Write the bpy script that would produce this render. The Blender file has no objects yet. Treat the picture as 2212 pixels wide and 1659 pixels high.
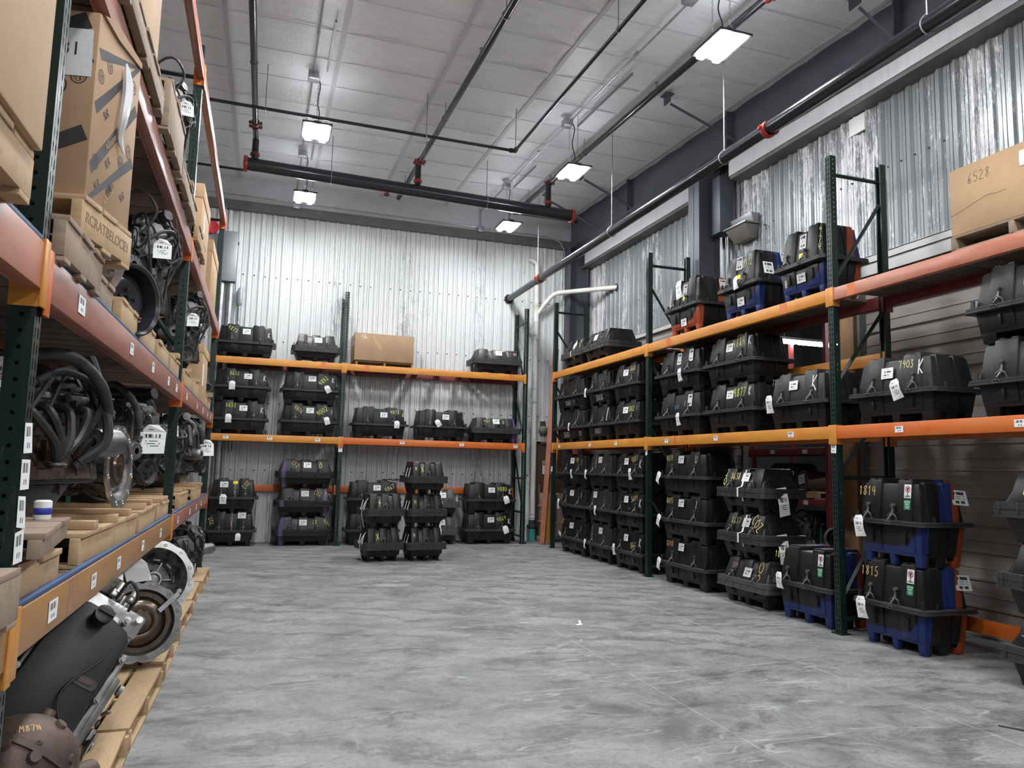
import bpy, bmesh, math, random
from mathutils import Vector, Matrix
PI = math.pi
sc = bpy.context.scene
col = sc.collection
rnd = random.Random(7)

# ------------------------------------------------------------------ camera
def cam_matrix(y, p, r):
    return Matrix.Rotation(y, 3, 'Z') @ Matrix.Rotation(p, 3, 'X') @ Matrix.Rotation(r, 3, 'Y')
Rm = cam_matrix(-0.319759, 0.110740, -0.0240211)
cd = bpy.data.cameras.new('camera'); cam = bpy.data.objects.new('camera', cd); col.objects.link(cam)
cx, fy, uz = Rm.col[0], Rm.col[1], Rm.col[2]
cam.matrix_world = Matrix(((cx[0], uz[0], -fy[0], 0), (cx[1], uz[1], -fy[1], 0), (cx[2], uz[2], -fy[2], 1.52), (0, 0, 0, 1)))
cd.sensor_fit = 'HORIZONTAL'; cd.sensor_width = 36.0; cd.lens = 1616.787 / 2212 * 36.0
cd.clip_start = 0.05; cd.clip_end = 100
sc.camera = cam
# ------------------------------------------------------------------ world, exposure
w = bpy.data.worlds.new('world'); sc.world = w; w.use_nodes = True
w.node_tree.nodes['Background'].inputs[0].default_value = (0.55, 0.6, 0.7, 1)
w.node_tree.nodes['Background'].inputs[1].default_value = 0.03
sc.view_settings.view_transform = 'Standard'; sc.view_settings.look = 'None'
sc.view_settings.gamma = 1.0; sc.view_settings.use_curve_mapping = False
sc.view_settings.exposure = 0.42
LAMP = 215.0      # radiance of the high bay lenses

# key planes (metres)
XR, YB, XL = 5.367, 14.371, -0.694
YW, XW = 15.15, 6.70
def zc(y): return 7.02 - 0.042 * (14.95 - y)          # underside of the roof insulation

# ------------------------------------------------------------------ node helpers / materials
class NT:
    def __init__(s, name):
        s.m = bpy.data.materials.new(name); s.m.use_nodes = True
        s.t = s.m.node_tree; s.b = s.t.nodes['Principled BSDF']
    def n(s, typ, props=None, **inp):
        nd = s.t.nodes.new('ShaderNode' + typ)
        for k, v in (props or {}).items(): setattr(nd, k, v)
        for k, v in inp.items():
            key = int(k[1:]) if k[0] == 'i' and k[1:].isdigit() else k.replace('_', ' ')
            s.set(nd.inputs[key], v)
        return nd
    def set(s, sock, v):
        if hasattr(v, 'is_output'): s.t.links.new(v, sock)
        elif isinstance(v, (tuple, list)) and len(v) == 3 and sock.type == 'RGBA': sock.default_value = (*v, 1)
        else: sock.default_value = v
    def math(s, op, a, b=0.0, c=0.0, clamp=False):
        nd = s.n('Math', {'operation': op, 'use_clamp': clamp}, i0=a, i1=b, i2=c); return nd.outputs[0]
    def mix(s, f, a, b):
        nd = s.n('Mix', {'data_type': 'RGBA'}); s.set(nd.inputs[0], f); s.set(nd.inputs[6], a); s.set(nd.inputs[7], b); return nd.outputs[2]
    def coord(s, kind='Object'): return s.n('TexCoord').outputs[kind]
    def map(s, v, scale=(1, 1, 1), rot=(0, 0, 0)):
        return s.n('Mapping', Vector=v, Scale=scale, Rotation=rot).outputs[0]
    def noise(s, v, scale, detail=4, rough=0.55, dist=0.0):
        return s.n('TexNoise', Vector=v, Scale=scale, Detail=detail, Roughness=rough, Distortion=dist).outputs[0]
    def ramp(s, f, lo, hi):
        return s.n('MapRange', {'clamp': True}, Value=f, From_Min=lo, From_Max=hi).outputs[0]
    def xyz(s, v):
        return s.n('SeparateXYZ', Vector=v).outputs
    def bump(s, h, st=0.3, d=0.01):
        s.set(s.b.inputs['Normal'], s.n('Bump', Strength=st, Distance=d, Height=h).outputs[0])
    def out(s, **k):
        for a, v in k.items(): s.set(s.b.inputs[a.replace('_', ' ')], v)
        return s.m
_mc = {}
def M(name, c=(.5, .5, .5), rough=.5, metal=0.0, c2=None, scale=6.0, lo=.4, hi=.65, bump=0.0, bscale=60, stretch=(1, 1, 1), world=False, spec=None):
    if name in _mc: return _mc[name]
    t = NT(name)
    if world: v = t.n('NewGeometry').outputs['Position']
    else: v = t.coord()
    v = t.map(v, stretch)
    if c2 is not None:
        f = t.ramp(t.noise(v, scale, 5, .6), lo, hi)
        t.out(Base_Color=t.mix(f, c, c2))
    else: t.out(Base_Color=(*c, 1))
    t.out(Roughness=rough, Metallic=metal)
    if spec is not None: t.out(Specular_IOR_Level=spec)
    if bump: t.bump(t.noise(v, bscale, 3), bump, .004)
    _mc[name] = t.m; return t.m

def mat_floor():
    t = NT('stained_concrete'); p = t.n('NewGeometry').outputs['Position']
    big = t.noise(p, .35, 5, .6, .6); mid = t.noise(t.map(p, (1, 1.2, 1)), 1.7, 12, .74, .5); fine = t.noise(p, 26, 8, .75)
    c = t.mix(t.ramp(mid, .4, .6), (.125, .125, .127), (.285, .28, .274))
    c = t.mix(t.math('MULTIPLY', t.ramp(big, .42, .62), .75), c, (.3, .292, .285))
    c = t.mix(t.math('MULTIPLY', t.ramp(fine, .48, .72), .6), c, (.075, .075, .078))
    rub = t.noise(t.map(p, (.9, 1.7, 1), (0, 0, .35)), 1.7, 12, .76, .7)
    c = t.mix(t.math('MULTIPLY', t.ramp(rub, .51, .63), .72), c, (.05, .05, .053))
    dust = t.noise(t.map(p, (1.8, 1.0, 1), (0, 0, .5)), 3.1, 12, .8, .5)
    c = t.mix(t.math('MULTIPLY', t.ramp(dust, .54, .68), .5), c, (.36, .355, .35))
    # long thin scratches
    for i, (sx, sy, r, th) in enumerate(((.25, 5, .5, .006), (.3, 4, -.7, .005), (.2, 4, 1.3, .005))):
        q = t.noise(t.map(p, (sx * 2, sy, 1), (0, 0, r)), 1.1, 2, .4, .35)
        line = t.math('LESS_THAN', t.math('ABSOLUTE', t.math('SUBTRACT', q, .5)), th)
        gate = t.ramp(t.noise(p, .9 + i * .3, 2), .52, .58)
        c = t.mix(t.math('MULTIPLY', t.math('MULTIPLY', line, gate), .5), c, (.42, .42, .42))
    swirl = t.n('TexWave', {'wave_type': 'RINGS'}, Vector=t.map(p, (.5, .45, 1), (0, 0, .4)), Scale=1.6, Distortion=9.0, Detail=6.0, Detail_Scale=1.5, Detail_Roughness=.75).outputs['Fac']
    c = t.mix(t.math('MULTIPLY', t.math('MULTIPLY', t.ramp(swirl, .72, .95), t.ramp(big, .4, .55)), .45), c, (.065, .065, .068))
    grit = t.noise(p, 90, 4, .8)
    c = t.mix(t.math('MULTIPLY', t.ramp(grit, .55, .75), .3), c, (.42, .41, .4))
    spots = t.n('TexVoronoi', Vector=p, Scale=1.35).outputs['Distance']
    spn = t.math('ADD', spots, t.math('MULTIPLY', t.noise(p, 9, 3), .12))
    c = t.mix(t.math('MULTIPLY', t.math('LESS_THAN', spn, .12), .5), c, (.05, .05, .052))
    pk = t.n('TexVoronoi', Vector=p, Scale=7.0).outputs['Distance']
    c = t.mix(t.math('MULTIPLY', t.math('LESS_THAN', pk, .045), .6), c, (.09, .09, .09))
    # saw cut joints: one across, one running down the aisle
    x, y, z = t.xyz(p)
    j = t.math('ADD', x, t.math('MULTIPLY', y, .0))
    j1 = t.math('LESS_THAN', t.math('ABSOLUTE', t.math('SUBTRACT', j, 2.72)), .005)
    j2 = t.math('LESS_THAN', t.math('ABSOLUTE', t.math('SUBTRACT', j, 4.25)), .006)
    jj = t.math('MULTIPLY', t.math('ADD', j1, j2, clamp=True), t.ramp(t.noise(p, 2.2, 5), .4, .55))
    c = t.mix(t.math('MULTIPLY', jj, .6), c, (.45, .44, .43))
    t.out(Base_Color=c, Roughness=t.math('ADD', t.math('MULTIPLY', mid, .35), .36))
    t.bump(t.math('ADD', fine, mid), .12, .01)
    return t.m
def mat_liner(name, worn, axis):
    t = NT(name); p = t.n('NewGeometry').outputs['Position']
    v = t.map(p, (5, 5, .8)) ; f = t.noise(v, 3.0, 9, .75, .2)
    g = t.noise(t.map(p, (1.1, 1.1, .12)), 1.3, 3)
    sp = t.noise(t.map(p, (60, 60, 14)), 1.0, 7, .85)
    m = t.math('ADD', t.math('MULTIPLY', f, .55), t.math('ADD', t.math('MULTIPLY', g, .45), t.math('MULTIPLY', sp, .4)))
    worn_f = t.ramp(m, (.755 if worn < .05 else .775) - worn, .8 - worn)
    c = t.mix(worn_f, (.61, .61, .605) if worn < .05 else (.56, .55, .55), (.33, .335, .34) if worn < .05 else (.2, .205, .21))
    t.out(Base_Color=c, Roughness=t.math('ADD', t.math('MULTIPLY', worn_f, -.15), .5), Metallic=t.math('MULTIPLY', worn_f, .25))
    return t.m
def mat_fabric(name, c1, c2, b=.5):
    t = NT(name); p = t.n('NewGeometry').outputs['Position']
    n1 = t.noise(t.map(p, (1, 5, 1), (0, 0, .5)), 2.2, 5, .6, 1.2); n2 = t.noise(t.map(p, (5, 1.3, 1), (0, 0, -.35)), 3.5, 4, .6, .8)
    t.out(Base_Color=t.mix(t.ramp(n1, .3, .7), c1, c2), Roughness=.42)
    t.bump(t.math('ADD', n1, n2), b, .02)
    return t.m
def mat_plastic(name, base=(.0065, .0065, .007), bands=()):
    """black moulded plastic; bands = coloured plastic regions of the moulding itself: (kind, colour, a, b)"""
    t = NT(name); v = t.coord(); x, y, z = t.xyz(v)
    gray = t.mix(t.ramp(t.noise(v, 2.6, 4, .6), .35, .75), base, tuple(q * 1.5 + .002 for q in base))
    for kind, cc, a, b in bands:
        if kind == 'foot':      # swoops up at the near corner of the front face
            k = t.math('POWER', t.math('MAXIMUM', t.math('SUBTRACT', x, b - .26), 0.0), 2.0)
            lim = t.math('ADD', a, t.math('MULTIPLY', k, 4.5))
            m = t.math('LESS_THAN', z, lim)
            m = t.math('MULTIPLY', m, t.math('LESS_THAN', y, -.17))
        elif kind == 'side':    # stripe in depth, leaning
            yy = t.math('ADD', y, t.math('MULTIPLY', z, -.12))
            m = t.math('MULTIPLY', t.math('GREATER_THAN', yy, a), t.math('LESS_THAN', yy, b))
        else:                   # vertical stripe in width
            xx = t.math('ADD', x, t.math('MULTIPLY', t.math('SINE', t.math('MULTIPLY', z, 5.0)), .02))
            m = t.math('MULTIPLY', t.math('GREATER_THAN', xx, a), t.math('LESS_THAN', xx, b))
        gray = t.mix(m, gray, cc)
    scr = t.ramp(t.noise(t.map(v, (3, 3, 1)), 16, 8, .8), .63, .75)
    c = t.mix(t.math('MULTIPLY', scr, .09), gray, (.3, .3, .3))
    nz = t.n('NewGeometry').outputs['Normal']; up = t.ramp(t.xyz(nz)[2], .3, .95)
    dn = t.ramp(t.noise(v, 8, 5, .7), .3, .7)
    c = t.mix(t.math('MULTIPLY', t.math('MULTIPLY', up, dn), .28), c, (.2, .19, .185))     # dust lies on upward faces
    t.out(Base_Color=c, Roughness=t.math('ADD', t.math('MULTIPLY', dn, .2), .3), Specular_IOR_Level=.36)
    t.bump(t.noise(v, 140, 2), .12, .003)
    return t.m
def mat_wood(name, c1, c2, c3):
    t = NT(name); v = t.coord()
    oi = t.n('ObjectInfo').outputs['Random']
    vv = t.n('VectorMath', {'operation': 'ADD'}, i0=v, i1=t.n('CombineXYZ', X=t.math('MULTIPLY', oi, 37.0), Y=t.math('MULTIPLY', oi, 11.0), Z=0.0).outputs[0]).outputs[0]
    g = t.n('TexWave', {'wave_type': 'BANDS', 'bands_direction': 'Y'}, Vector=t.map(vv, (.6, 5, 5)), Scale=5.0, Distortion=6.0, Detail=3.0, Detail_Scale=1.2).outputs['Fac']
    n = t.noise(t.map(vv, (.7, 3, 3)), 5, 6, .7)
    c = t.mix(t.math('MULTIPLY', g, .55), c1, c2)
    c = t.mix(t.math('MULTIPLY', t.ramp(n, .5, .72), .6), c, c3)
    c = t.mix(t.math('MULTIPLY', oi, .35), c, c3)
    t.out(Base_Color=c, Roughness=.75); t.bump(n, .35, .004)
    return t.m
def mat_post():
    """green enamelled channel with two rows of slots in the web and one row of holes in each flange"""
    t = NT('green_rack_steel'); v = t.coord(); x, y, z = t.xyz(v)
    nrm = t.xyz(t.n('TexCoord').outputs['Normal'])
    zz = t.math('FRACT', t.math('MULTIPLY', z, 1 / .0508)); zh = t.math('FRACT', t.math('MULTIPLY', z, 1 / .0508))
    ax = t.math('ABSOLUTE', x)
    slot = t.math('MULTIPLY', t.math('LESS_THAN', t.math('ABSOLUTE', t.math('SUBTRACT', ax, .015)), .005), t.math('LESS_THAN', t.math('ABSOLUTE', t.math('SUBTRACT', zz, .5)), .33))
    web = t.math('GREATER_THAN', t.math('ABSOLUTE', nrm[1]), .7)
    slot = t.math('MULTIPLY', slot, web)
    dy = t.math('SUBTRACT', y, .036); dz = t.math('MULTIPLY', t.math('SUBTRACT', zh, .5), .0508)
    r2 = t.math('ADD', t.math('MULTIPLY', dy, dy), t.math('MULTIPLY', dz, dz))
    hole = t.math('MULTIPLY', t.math('LESS_THAN', r2, .0065 ** 2), t.math('GREATER_THAN', t.math('ABSOLUTE', nrm[0]), .7))
    hm = t.math('ADD', slot, hole, clamp=True)
    wear = t.ramp(t.noise(t.map(v, (30, 30, 3)), 1.6, 7, .75), .6, .72)
    c = t.mix(t.math('MULTIPLY', wear, .4), (.006, .019, .016), (.16, .18, .175))
    t.out(Base_Color=c, Roughness=.36, Metallic=.1)
    tr = t.n('BsdfTransparent'); mx = t.n('MixShader'); t.t.links.new(hm, mx.inputs[0])
    t.t.links.new(t.b.outputs[0], mx.inputs[1]); t.t.links.new(tr.outputs[0], mx.inputs[2])
    t.t.links.new(mx.outputs[0], t.t.nodes['Material Output'].inputs[0])
    return t.m
def mat_print(name, rows, base=(.82, .82, .8), ink=(.04, .04, .045)):
    """printed paper: rows of (u0,u1,v0,v1,freq) ink blocks; freq>0 breaks a block into bars"""
    t = NT(name); u, vv, _ = t.xyz(t.coord('UV'))
    m = 0.0
    for (u0, u1, v0, v1, fr) in rows:
        k = t.math('MULTIPLY', t.math('MULTIPLY', t.math('GREATER_THAN', u, u0), t.math('LESS_THAN', u, u1)), t.math('MULTIPLY', t.math('GREATER_THAN', vv, v0), t.math('LESS_THAN', vv, v1)))
        if fr:
            wn = t.n('TexWhiteNoise', {'noise_dimensions': '1D'}, W=t.math('FLOOR', t.math('MULTIPLY', u, float(fr)))).outputs['Value']
            k = t.math('MULTIPLY', k, t.math('GREATER_THAN', wn, .38))
        m = t.math('ADD', m, k, clamp=True)
    t.out(Base_Color=t.mix(m, base, ink), Roughness=.6)
    return t.m
def mat_emit(name, c, s):
    t = NT(name); t.out(Base_Color=(1, 1, 1, 1), Emission_Color=(*c, 1), Emission_Strength=s); return t.m

FLOOR = mat_floor(); LINER = mat_liner('white_liner_panel', .0, 0); LINER_W = mat_liner('worn_liner_panel', .13, 1)
CEIL = mat_fabric('white_roof_insulation', (.8, .8, .82), (.7, .7, .72), .3); BANDF = mat_fabric('grey_wall_insulation', (.46, .46, .47), (.4, .4, .41), .2); HEADF = mat_fabric('pale_header_insulation', (.62, .62, .63), (.54, .54, .55), .3)
TAPE = M('seam_tape', (.52, .52, .54), .5)
STEEL = M('slate_structural_steel', (.06, .062, .082), .5, .1, (.075, .076, .096), 2)
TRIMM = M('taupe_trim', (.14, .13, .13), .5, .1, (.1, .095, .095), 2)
TRIML = M('pale_trim', (.4, .39, .38), .5)
SIDING = M('tan_ribbed_door', (.33, .3, .28), .42, .15, (.25, .225, .21), 1.2, stretch=(1, 1, 4))
BLACKP = M('black_pipe', (.022, .022, .026), .24, .35, (.035, .035, .042), 3, stretch=(1, 1, 1))
PIPEGL = M('black_painted_pipe', (.04, .04, .046), .2, .55)
REDF = M('red_pipe_fitting', (.34, .03, .02), .4, .1, (.22, .025, .02), 20)
DREDF = M('dull_red_fitting', (.12, .03, .028), .45, .1)
GALV = M('galvanised_steel', (.42, .42, .43), .36, .75, (.3, .3, .31), 12)
ZINC = M('dull_zinc', (.26, .26, .27), .45, .5)
PVC = M('white_pvc', (.66, .64, .6), .38, 0, (.58, .55, .5), 3)
POST = mat_post()
GREEN = M('green_brace_steel', (.006, .017, .015), .35, .1, (.05, .06, .058), 9, .6, .75)
AMBER = M('amber_beam', (.6, .265, .04), .38, 0, (.54, .19, .03), 3.0, .35, .7, stretch=(1, 3, 3))
ORANGE = M('red_orange_beam', (.6, .12, .016), .42, 0, (.56, .17, .04), 3.5, .4, .7, stretch=(1, 3, 3))
FADED = M('faded_red_beam', (.35, .155, .115), .34, 0, (.27, .1, .075), 3.0, .35, .62, stretch=(1, 4, 4))
TANB = M('tan_amber_beam', (.36, .195, .08), .38, 0, (.31, .15, .06), 2.0, .4, .7, stretch=(1, 3, 3))
FADEDP = M('pink_worn_beam', (.46, .18, .115), .34, 0, (.42, .12, .06), 3.0, .4, .66, stretch=(1, 4, 4))
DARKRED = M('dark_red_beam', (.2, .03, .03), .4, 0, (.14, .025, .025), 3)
BLUES = M('blue_edge_strip', (.03, .075, .19), .6, 0, (.05, .08, .14), 12)
PINE = mat_wood('pine', (.5, .34, .19), (.38, .235, .12), (.24, .155, .09))
OLDW = mat_wood('weathered_wood', (.33, .24, .17), (.23, .15, .1), (.13, .09, .065))
DECK = mat_wood('deck_board', (.17, .12, .09), (.12, .085, .065), (.07, .05, .04))
CARD = M('cardboard', (.47, .3, .165), .75, 0, (.41, .26, .14), 2.5, bump=.1, bscale=90)
CARDD = M('brown_cardboard', (.36, .225, .13), .75, 0, (.31, .19, .11), 3, bump=.1, bscale=90)
PLAS = mat_plastic('black_plastic'); PLASG = mat_plastic('dusty_black_plastic', (.019, .019, .0195))
BLK = M('matte_black', (.01, .01, .011), .5); RUB = M('black_rubber', (.018, .018, .019), .62, 0, (.04, .04, .042), 18)
ALU = M('cast_aluminium', (.29, .285, .28), .42, .75, (.13, .125, .12), 9, .35, .65, .5, 40)
ALUB = M('bright_aluminium', (.5, .49, .48), .3, .85, (.25, .245, .24), 7, .4, .7, .3, 50)
ALUD = M('grimy_aluminium', (.17, .16, .15), .45, .65, (.035, .032, .03), 11, .4, .6, .6, 35)
IRON = M('dark_iron', (.045, .042, .04), .5, .6, (.09, .08, .072), 9, .45, .7, .6, 40)
RUST = M('rust_brown_iron', (.13, .085, .068), .6, .35, (.07, .045, .038), 8, .35, .65, .5, 35)
BRONZE = M('oily_converter_steel', (.14, .105, .08), .24, .9, (.06, .045, .036), 5)
COVER = M('black_satin_cover', (.013, .013, .015), .42)
STRAP = M('green_strap', (.03, .17, .12), .5)
PAPER = mat_print('tag_paper', [(.2, .8, .55, .68, 40), (.2, .7, .42, .45, 14), (.2, .8, .33, .36, 18), (.3, .75, .25, .28, 12), (.15, .4, .82, .85, 9)], (.8, .8, .79))
PLAINP = M('plain_paper', (.8, .8, .79), .6)
STICK = mat_print('tote_sticker', [(.25, .8, .56, .7, 11), (.22, .62, .28, .4, 9), (.1, .9, .14, .165, 30), (.2, .6, .86, .885, 16)], (.74, .74, .73))
STICK2 = mat_print('tote_sticker_long', [(.15, .85, .7, .9, 13), (.15, .85, .56, .6, 18), (.15, .85, .42, .46, 18), (.15, .8, .12, .3, 9)], (.72, .72, .71))
BARL = mat_print('rack_label', [(.12, .88, .55, .88, 26), (.33, .67, .16, .34, 9)], (.78, .78, .78), (.12, .12, .12))
YEL = M('yellow_sticker', (.85, .68, .02), .5); GRN = M('green_sticker', (.02, .22, .1), .5); ORS = M('orange_sticker', (.95, .27, .04), .5)
LATCH = M('worn_latch_rubber', (.05, .05, .048), .4, .3, (.14, .135, .13), 30)
RIMM = mat_plastic('scuffed_rim', (.028, .028, .028))
CHY = M('yellow_crayon', (.7, .62, .25), .7); CHW = M('white_crayon', (.72, .72, .7), .7); CHP = M('pink_crayon', (.6, .42, .36), .7); CHB = M('blue_crayon', (.1, .35, .75), .6)
CHO = M('ochre_crayon', (.62, .42, .12), .7); CHG = M('faint_crayon', (.2, .2, .19), .7); CHL = M('lime_crayon', (.62, .68, .1), .7)
INK = M('black_ink', (.035, .03, .032), .6); INKB = M('brown_ink', (.2, .12, .07), .7); REDI = M('red_ink', (.5, .03, .04), .5); BLUI = M('blue_ink', (.02, .04, .3), .5); WHT = M('white_paint', (.75, .75, .75), .5)
LENS = mat_emit('lit_lens', (.93, .97, 1.0), LAMP * 1.3); FILLGLOW = mat_emit('ceiling_fill_glow', (.9, .95, 1.0), 15.0); TUBEL = mat_emit('lit_tube', (.95, .98, 1.0), 60.0)
BLUEP, ORAP, PURP, REDP = (.012, .025, .115), (.3, .055, .018), (.085, .055, .14), (.16, .03, .02)
TEAL = M('teal_pipe', (.05, .3, .27), .45); BROWN = M('brown_door', (.085, .045, .028), .5, 0, (.06, .033, .022), 2, stretch=(1, 1, .3))

# ------------------------------------------------------------------ mesh helpers
def V(*a): return Vector(a)
def box(bm, c, s, rot=None, bev=0.0):
    m = Matrix.Translation(c) @ (rot.to_4x4() if rot is not None else Matrix.Identity(4)) @ Matrix.Diagonal((*s, 1))
    r = bmesh.ops.create_cube(bm, size=1.0, matrix=m)
    if bev: bevel(bm, r['verts'], bev)
    return r['verts']
def bevel(bm, verts, w, seg=2):
    ed = list({e for v in verts for e in v.link_edges})
    bmesh.ops.bevel(bm, geom=ed, offset=w, segments=seg, affect='EDGES', profile=.5, clamp_overlap=True)
def bxx(bm, x0, x1, y0, y1, z0, z1, bev=0.0): return box(bm, ((x0 + x1) / 2, (y0 + y1) / 2, (z0 + z1) / 2), (abs(x1 - x0), abs(y1 - y0), abs(z1 - z0)), None, bev)
def frust(bm, b, t, z0, z1, bev=0.0):
    vs = []
    for (x0, x1, y0, y1), z in ((b, z0), (t, z1)):
        vs += [bm.verts.new((x0, y0, z)), bm.verts.new((x1, y0, z)), bm.verts.new((x1, y1, z)), bm.verts.new((x0, y1, z))]
    for f in ((3, 2, 1, 0), (4, 5, 6, 7), (0, 1, 5, 4), (1, 2, 6, 5), (2, 3, 7, 6), (3, 0, 4, 7)): bm.faces.new([vs[i] for i in f])
    if bev: bevel(bm, vs, bev)
def frame_of(d):
    d = Vector(d).normalized(); a = Vector((0, 0, 1)) if abs(d.z) < .9 else Vector((1, 0, 0))
    u = d.cross(a).normalized(); return u, d.cross(u).normalized(), d
def ringv(bm, p, u, v, r, n, ph=0.0): return [bm.verts.new(Vector(p) + (u * math.cos(ph + 2 * PI * i / n) + v * math.sin(ph + 2 * PI * i / n)) * r) for i in range(n)]
def bridge(bm, A, B):
    n = len(A)
    for i in range(n): bm.faces.new((A[i], A[(i + 1) % n], B[(i + 1) % n], B[i]))
def cyl(bm, p0, p1, r0, r1=None, n=12):
    r1 = r0 if r1 is None else r1; u, v, d = frame_of(Vector(p1) - Vector(p0))
    A = ringv(bm, p0, u, v, r0, n); B = ringv(bm, p1, u, v, r1, n); bridge(bm, B, A); bm.faces.new(A); bm.faces.new(B[::-1])
def tube(bm, pts, r, n=8, caps=True):
    pts = [Vector(p) for p in pts]; rs = r if isinstance(r, (list, tuple)) else [r] * len(pts)
    prev = None; u = None
    for i, p in enumerate(pts):
        d = (pts[min(i + 1, len(pts) - 1)] - pts[max(i - 1, 0)]).normalized()
        if u is None: u, v, _ = frame_of(d)
        else:
            u = (u - d * u.dot(d)).normalized(); v = d.cross(u)
        R = ringv(bm, p, u, v, rs[i], n)
        if prev: bridge(bm, prev, R)
        elif caps: bm.faces.new(R[::-1])
        prev = R
    if caps: bm.faces.new(prev)
def arc(pts, k=6):
    """Catmull-Rom through pts"""
    P = [Vector(p) for p in pts]; P = [P[0] * 2 - P[1]] + P + [P[-1] * 2 - P[-2]]; o = []
    for i in range(1, len(P) - 2):
        for j in range(k):
            s = j / k; a, b, c, d = P[i - 1:i + 3]
            o.append(.5 * ((2 * b) + (c - a) * s + (2 * a - 5 * b + 4 * c - d) * s * s + (3 * b - a - 3 * c + d) * s ** 3))
    return o + [P[-2]]
def lathe(bm, prof, org=(0, 0, 0), axis=(0, 0, 1), n=24, lobes=None):
    u, v, d = frame_of(axis); prev = None
    for (r, h) in prof:
        p = Vector(org) + d * h
        if lobes: R = [bm.verts.new(p + (u * math.cos(2 * PI * i / n) + v * math.sin(2 * PI * i / n)) * r * (1 + lobes[1] * math.cos(lobes[0] * 2 * PI * i / n))) for i in range(n)]
        else: R = ringv(bm, p, u, v, max(r, 1e-4), n)
        if prev: bridge(bm, prev, R)
        prev = R
def torus(bm, c, axis, R, r, n=20, m=6, a0=0.0, a1=2 * PI):
    u, v, d = frame_of(axis); full = abs(a1 - a0) > 6.28; k = n if full else n + 1; rings = []
    for i in range(k):
        a = a0 + (a1 - a0) * i / n; e = u * math.cos(a) + v * math.sin(a)
        rings.append([bm.verts.new(Vector(c) + e * (R + r * math.cos(2 * PI * j / m)) + d * r * math.sin(2 * PI * j / m)) for j in range(m)])
    for i in range(n):
        bridge(bm, rings[i], rings[(i + 1) % k])
def prism(bm, poly, y0, y1, axes='xz', bev=0.0):
    """polygon in two axes, extruded along the third"""
    def mk(a, b, h):
        return {'xz': (a, h, b), 'yz': (h, a, b), 'xy': (a, b, h)}[axes]
    A = [bm.verts.new(mk(a, b, y0)) for a, b in poly]; B = [bm.verts.new(mk(a, b, y1)) for a, b in poly]
    bridge(bm, A, B); bm.faces.new(A[::-1]); bm.faces.new(B)
    if bev: bevel(bm, A + B, bev)
def rrect(w, d, r, k=5):
    o = []
    for cx_, cy_, a in ((w - r, d - r, 0), (-w + r, d - r, PI / 2), (-w + r, -d + r, PI), (w - r, -d + r, 1.5 * PI)):
        o += [(cx_ + r * math.cos(a + PI / 2 * i / k), cy_ + r * math.sin(a + PI / 2 * i / k)) for i in range(k + 1)]
    return o
def mesh(name, fn, smooth=True, angle=40):
    bm = bmesh.new(); fn(bm) if callable(fn) else None
    bmesh.ops.recalc_face_normals(bm, faces=bm.faces)
    me = bpy.data.meshes.new(name); bm.to_mesh(me); bm.free()
    if smooth:
        me.polygons.foreach_set('use_smooth', [True] * len(me.polygons)); me.set_sharp_from_angle(angle=math.radians(angle))
    return me
def obj(name, fn, mat, parent=None, loc=None, rot=None, smooth=True, angle=40, mats=None):
    me = fn if isinstance(fn, bpy.types.Mesh) else mesh(name, fn, smooth, angle)
    if not me.materials:
        me.materials.append(mat)
        for m in (mats or []): me.materials.append(m)
    o = bpy.data.objects.new(name, me); col.objects.link(o)
    if parent: o.parent = parent
    if loc is not None: o.location = loc
    if rot is not None: o.rotation_euler = rot
    return o
def tag(o, label, cat, group=None):
    o['label'] = label; o['category'] = cat
    if group: o['group'] = group
    return o
def thing(name, label, cat, loc=(0, 0, 0), rz=0.0, group=None, rot=None):
    o = bpy.data.objects.new(name, None); col.objects.link(o); o.location = loc
    o.rotation_euler = rot if rot else (0, 0, rz); o.empty_display_size = .1
    return tag(o, label, cat, group)
def struct(name, fn, mat, parent=None, **k):
    o = obj(name, fn, mat, parent, **k)
    if not parent: o['kind'] = 'structure'
    return o
def dup(root, label, loc, rz=None, group=None, rot=None, scale=None):
    r = root.copy(); col.objects.link(r); r.location = loc; r['label'] = label
    if rz is not None: r.rotation_euler = (0, 0, rz)
    if rot is not None: r.rotation_euler = rot
    if scale is not None: r.scale = scale
    if group: r['group'] = group
    for ch in root.children:
        c = ch.copy(); col.objects.link(c); c.parent = r
        for g in ch.children:
            d = g.copy(); col.objects.link(d); d.parent = c
    return r
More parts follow.
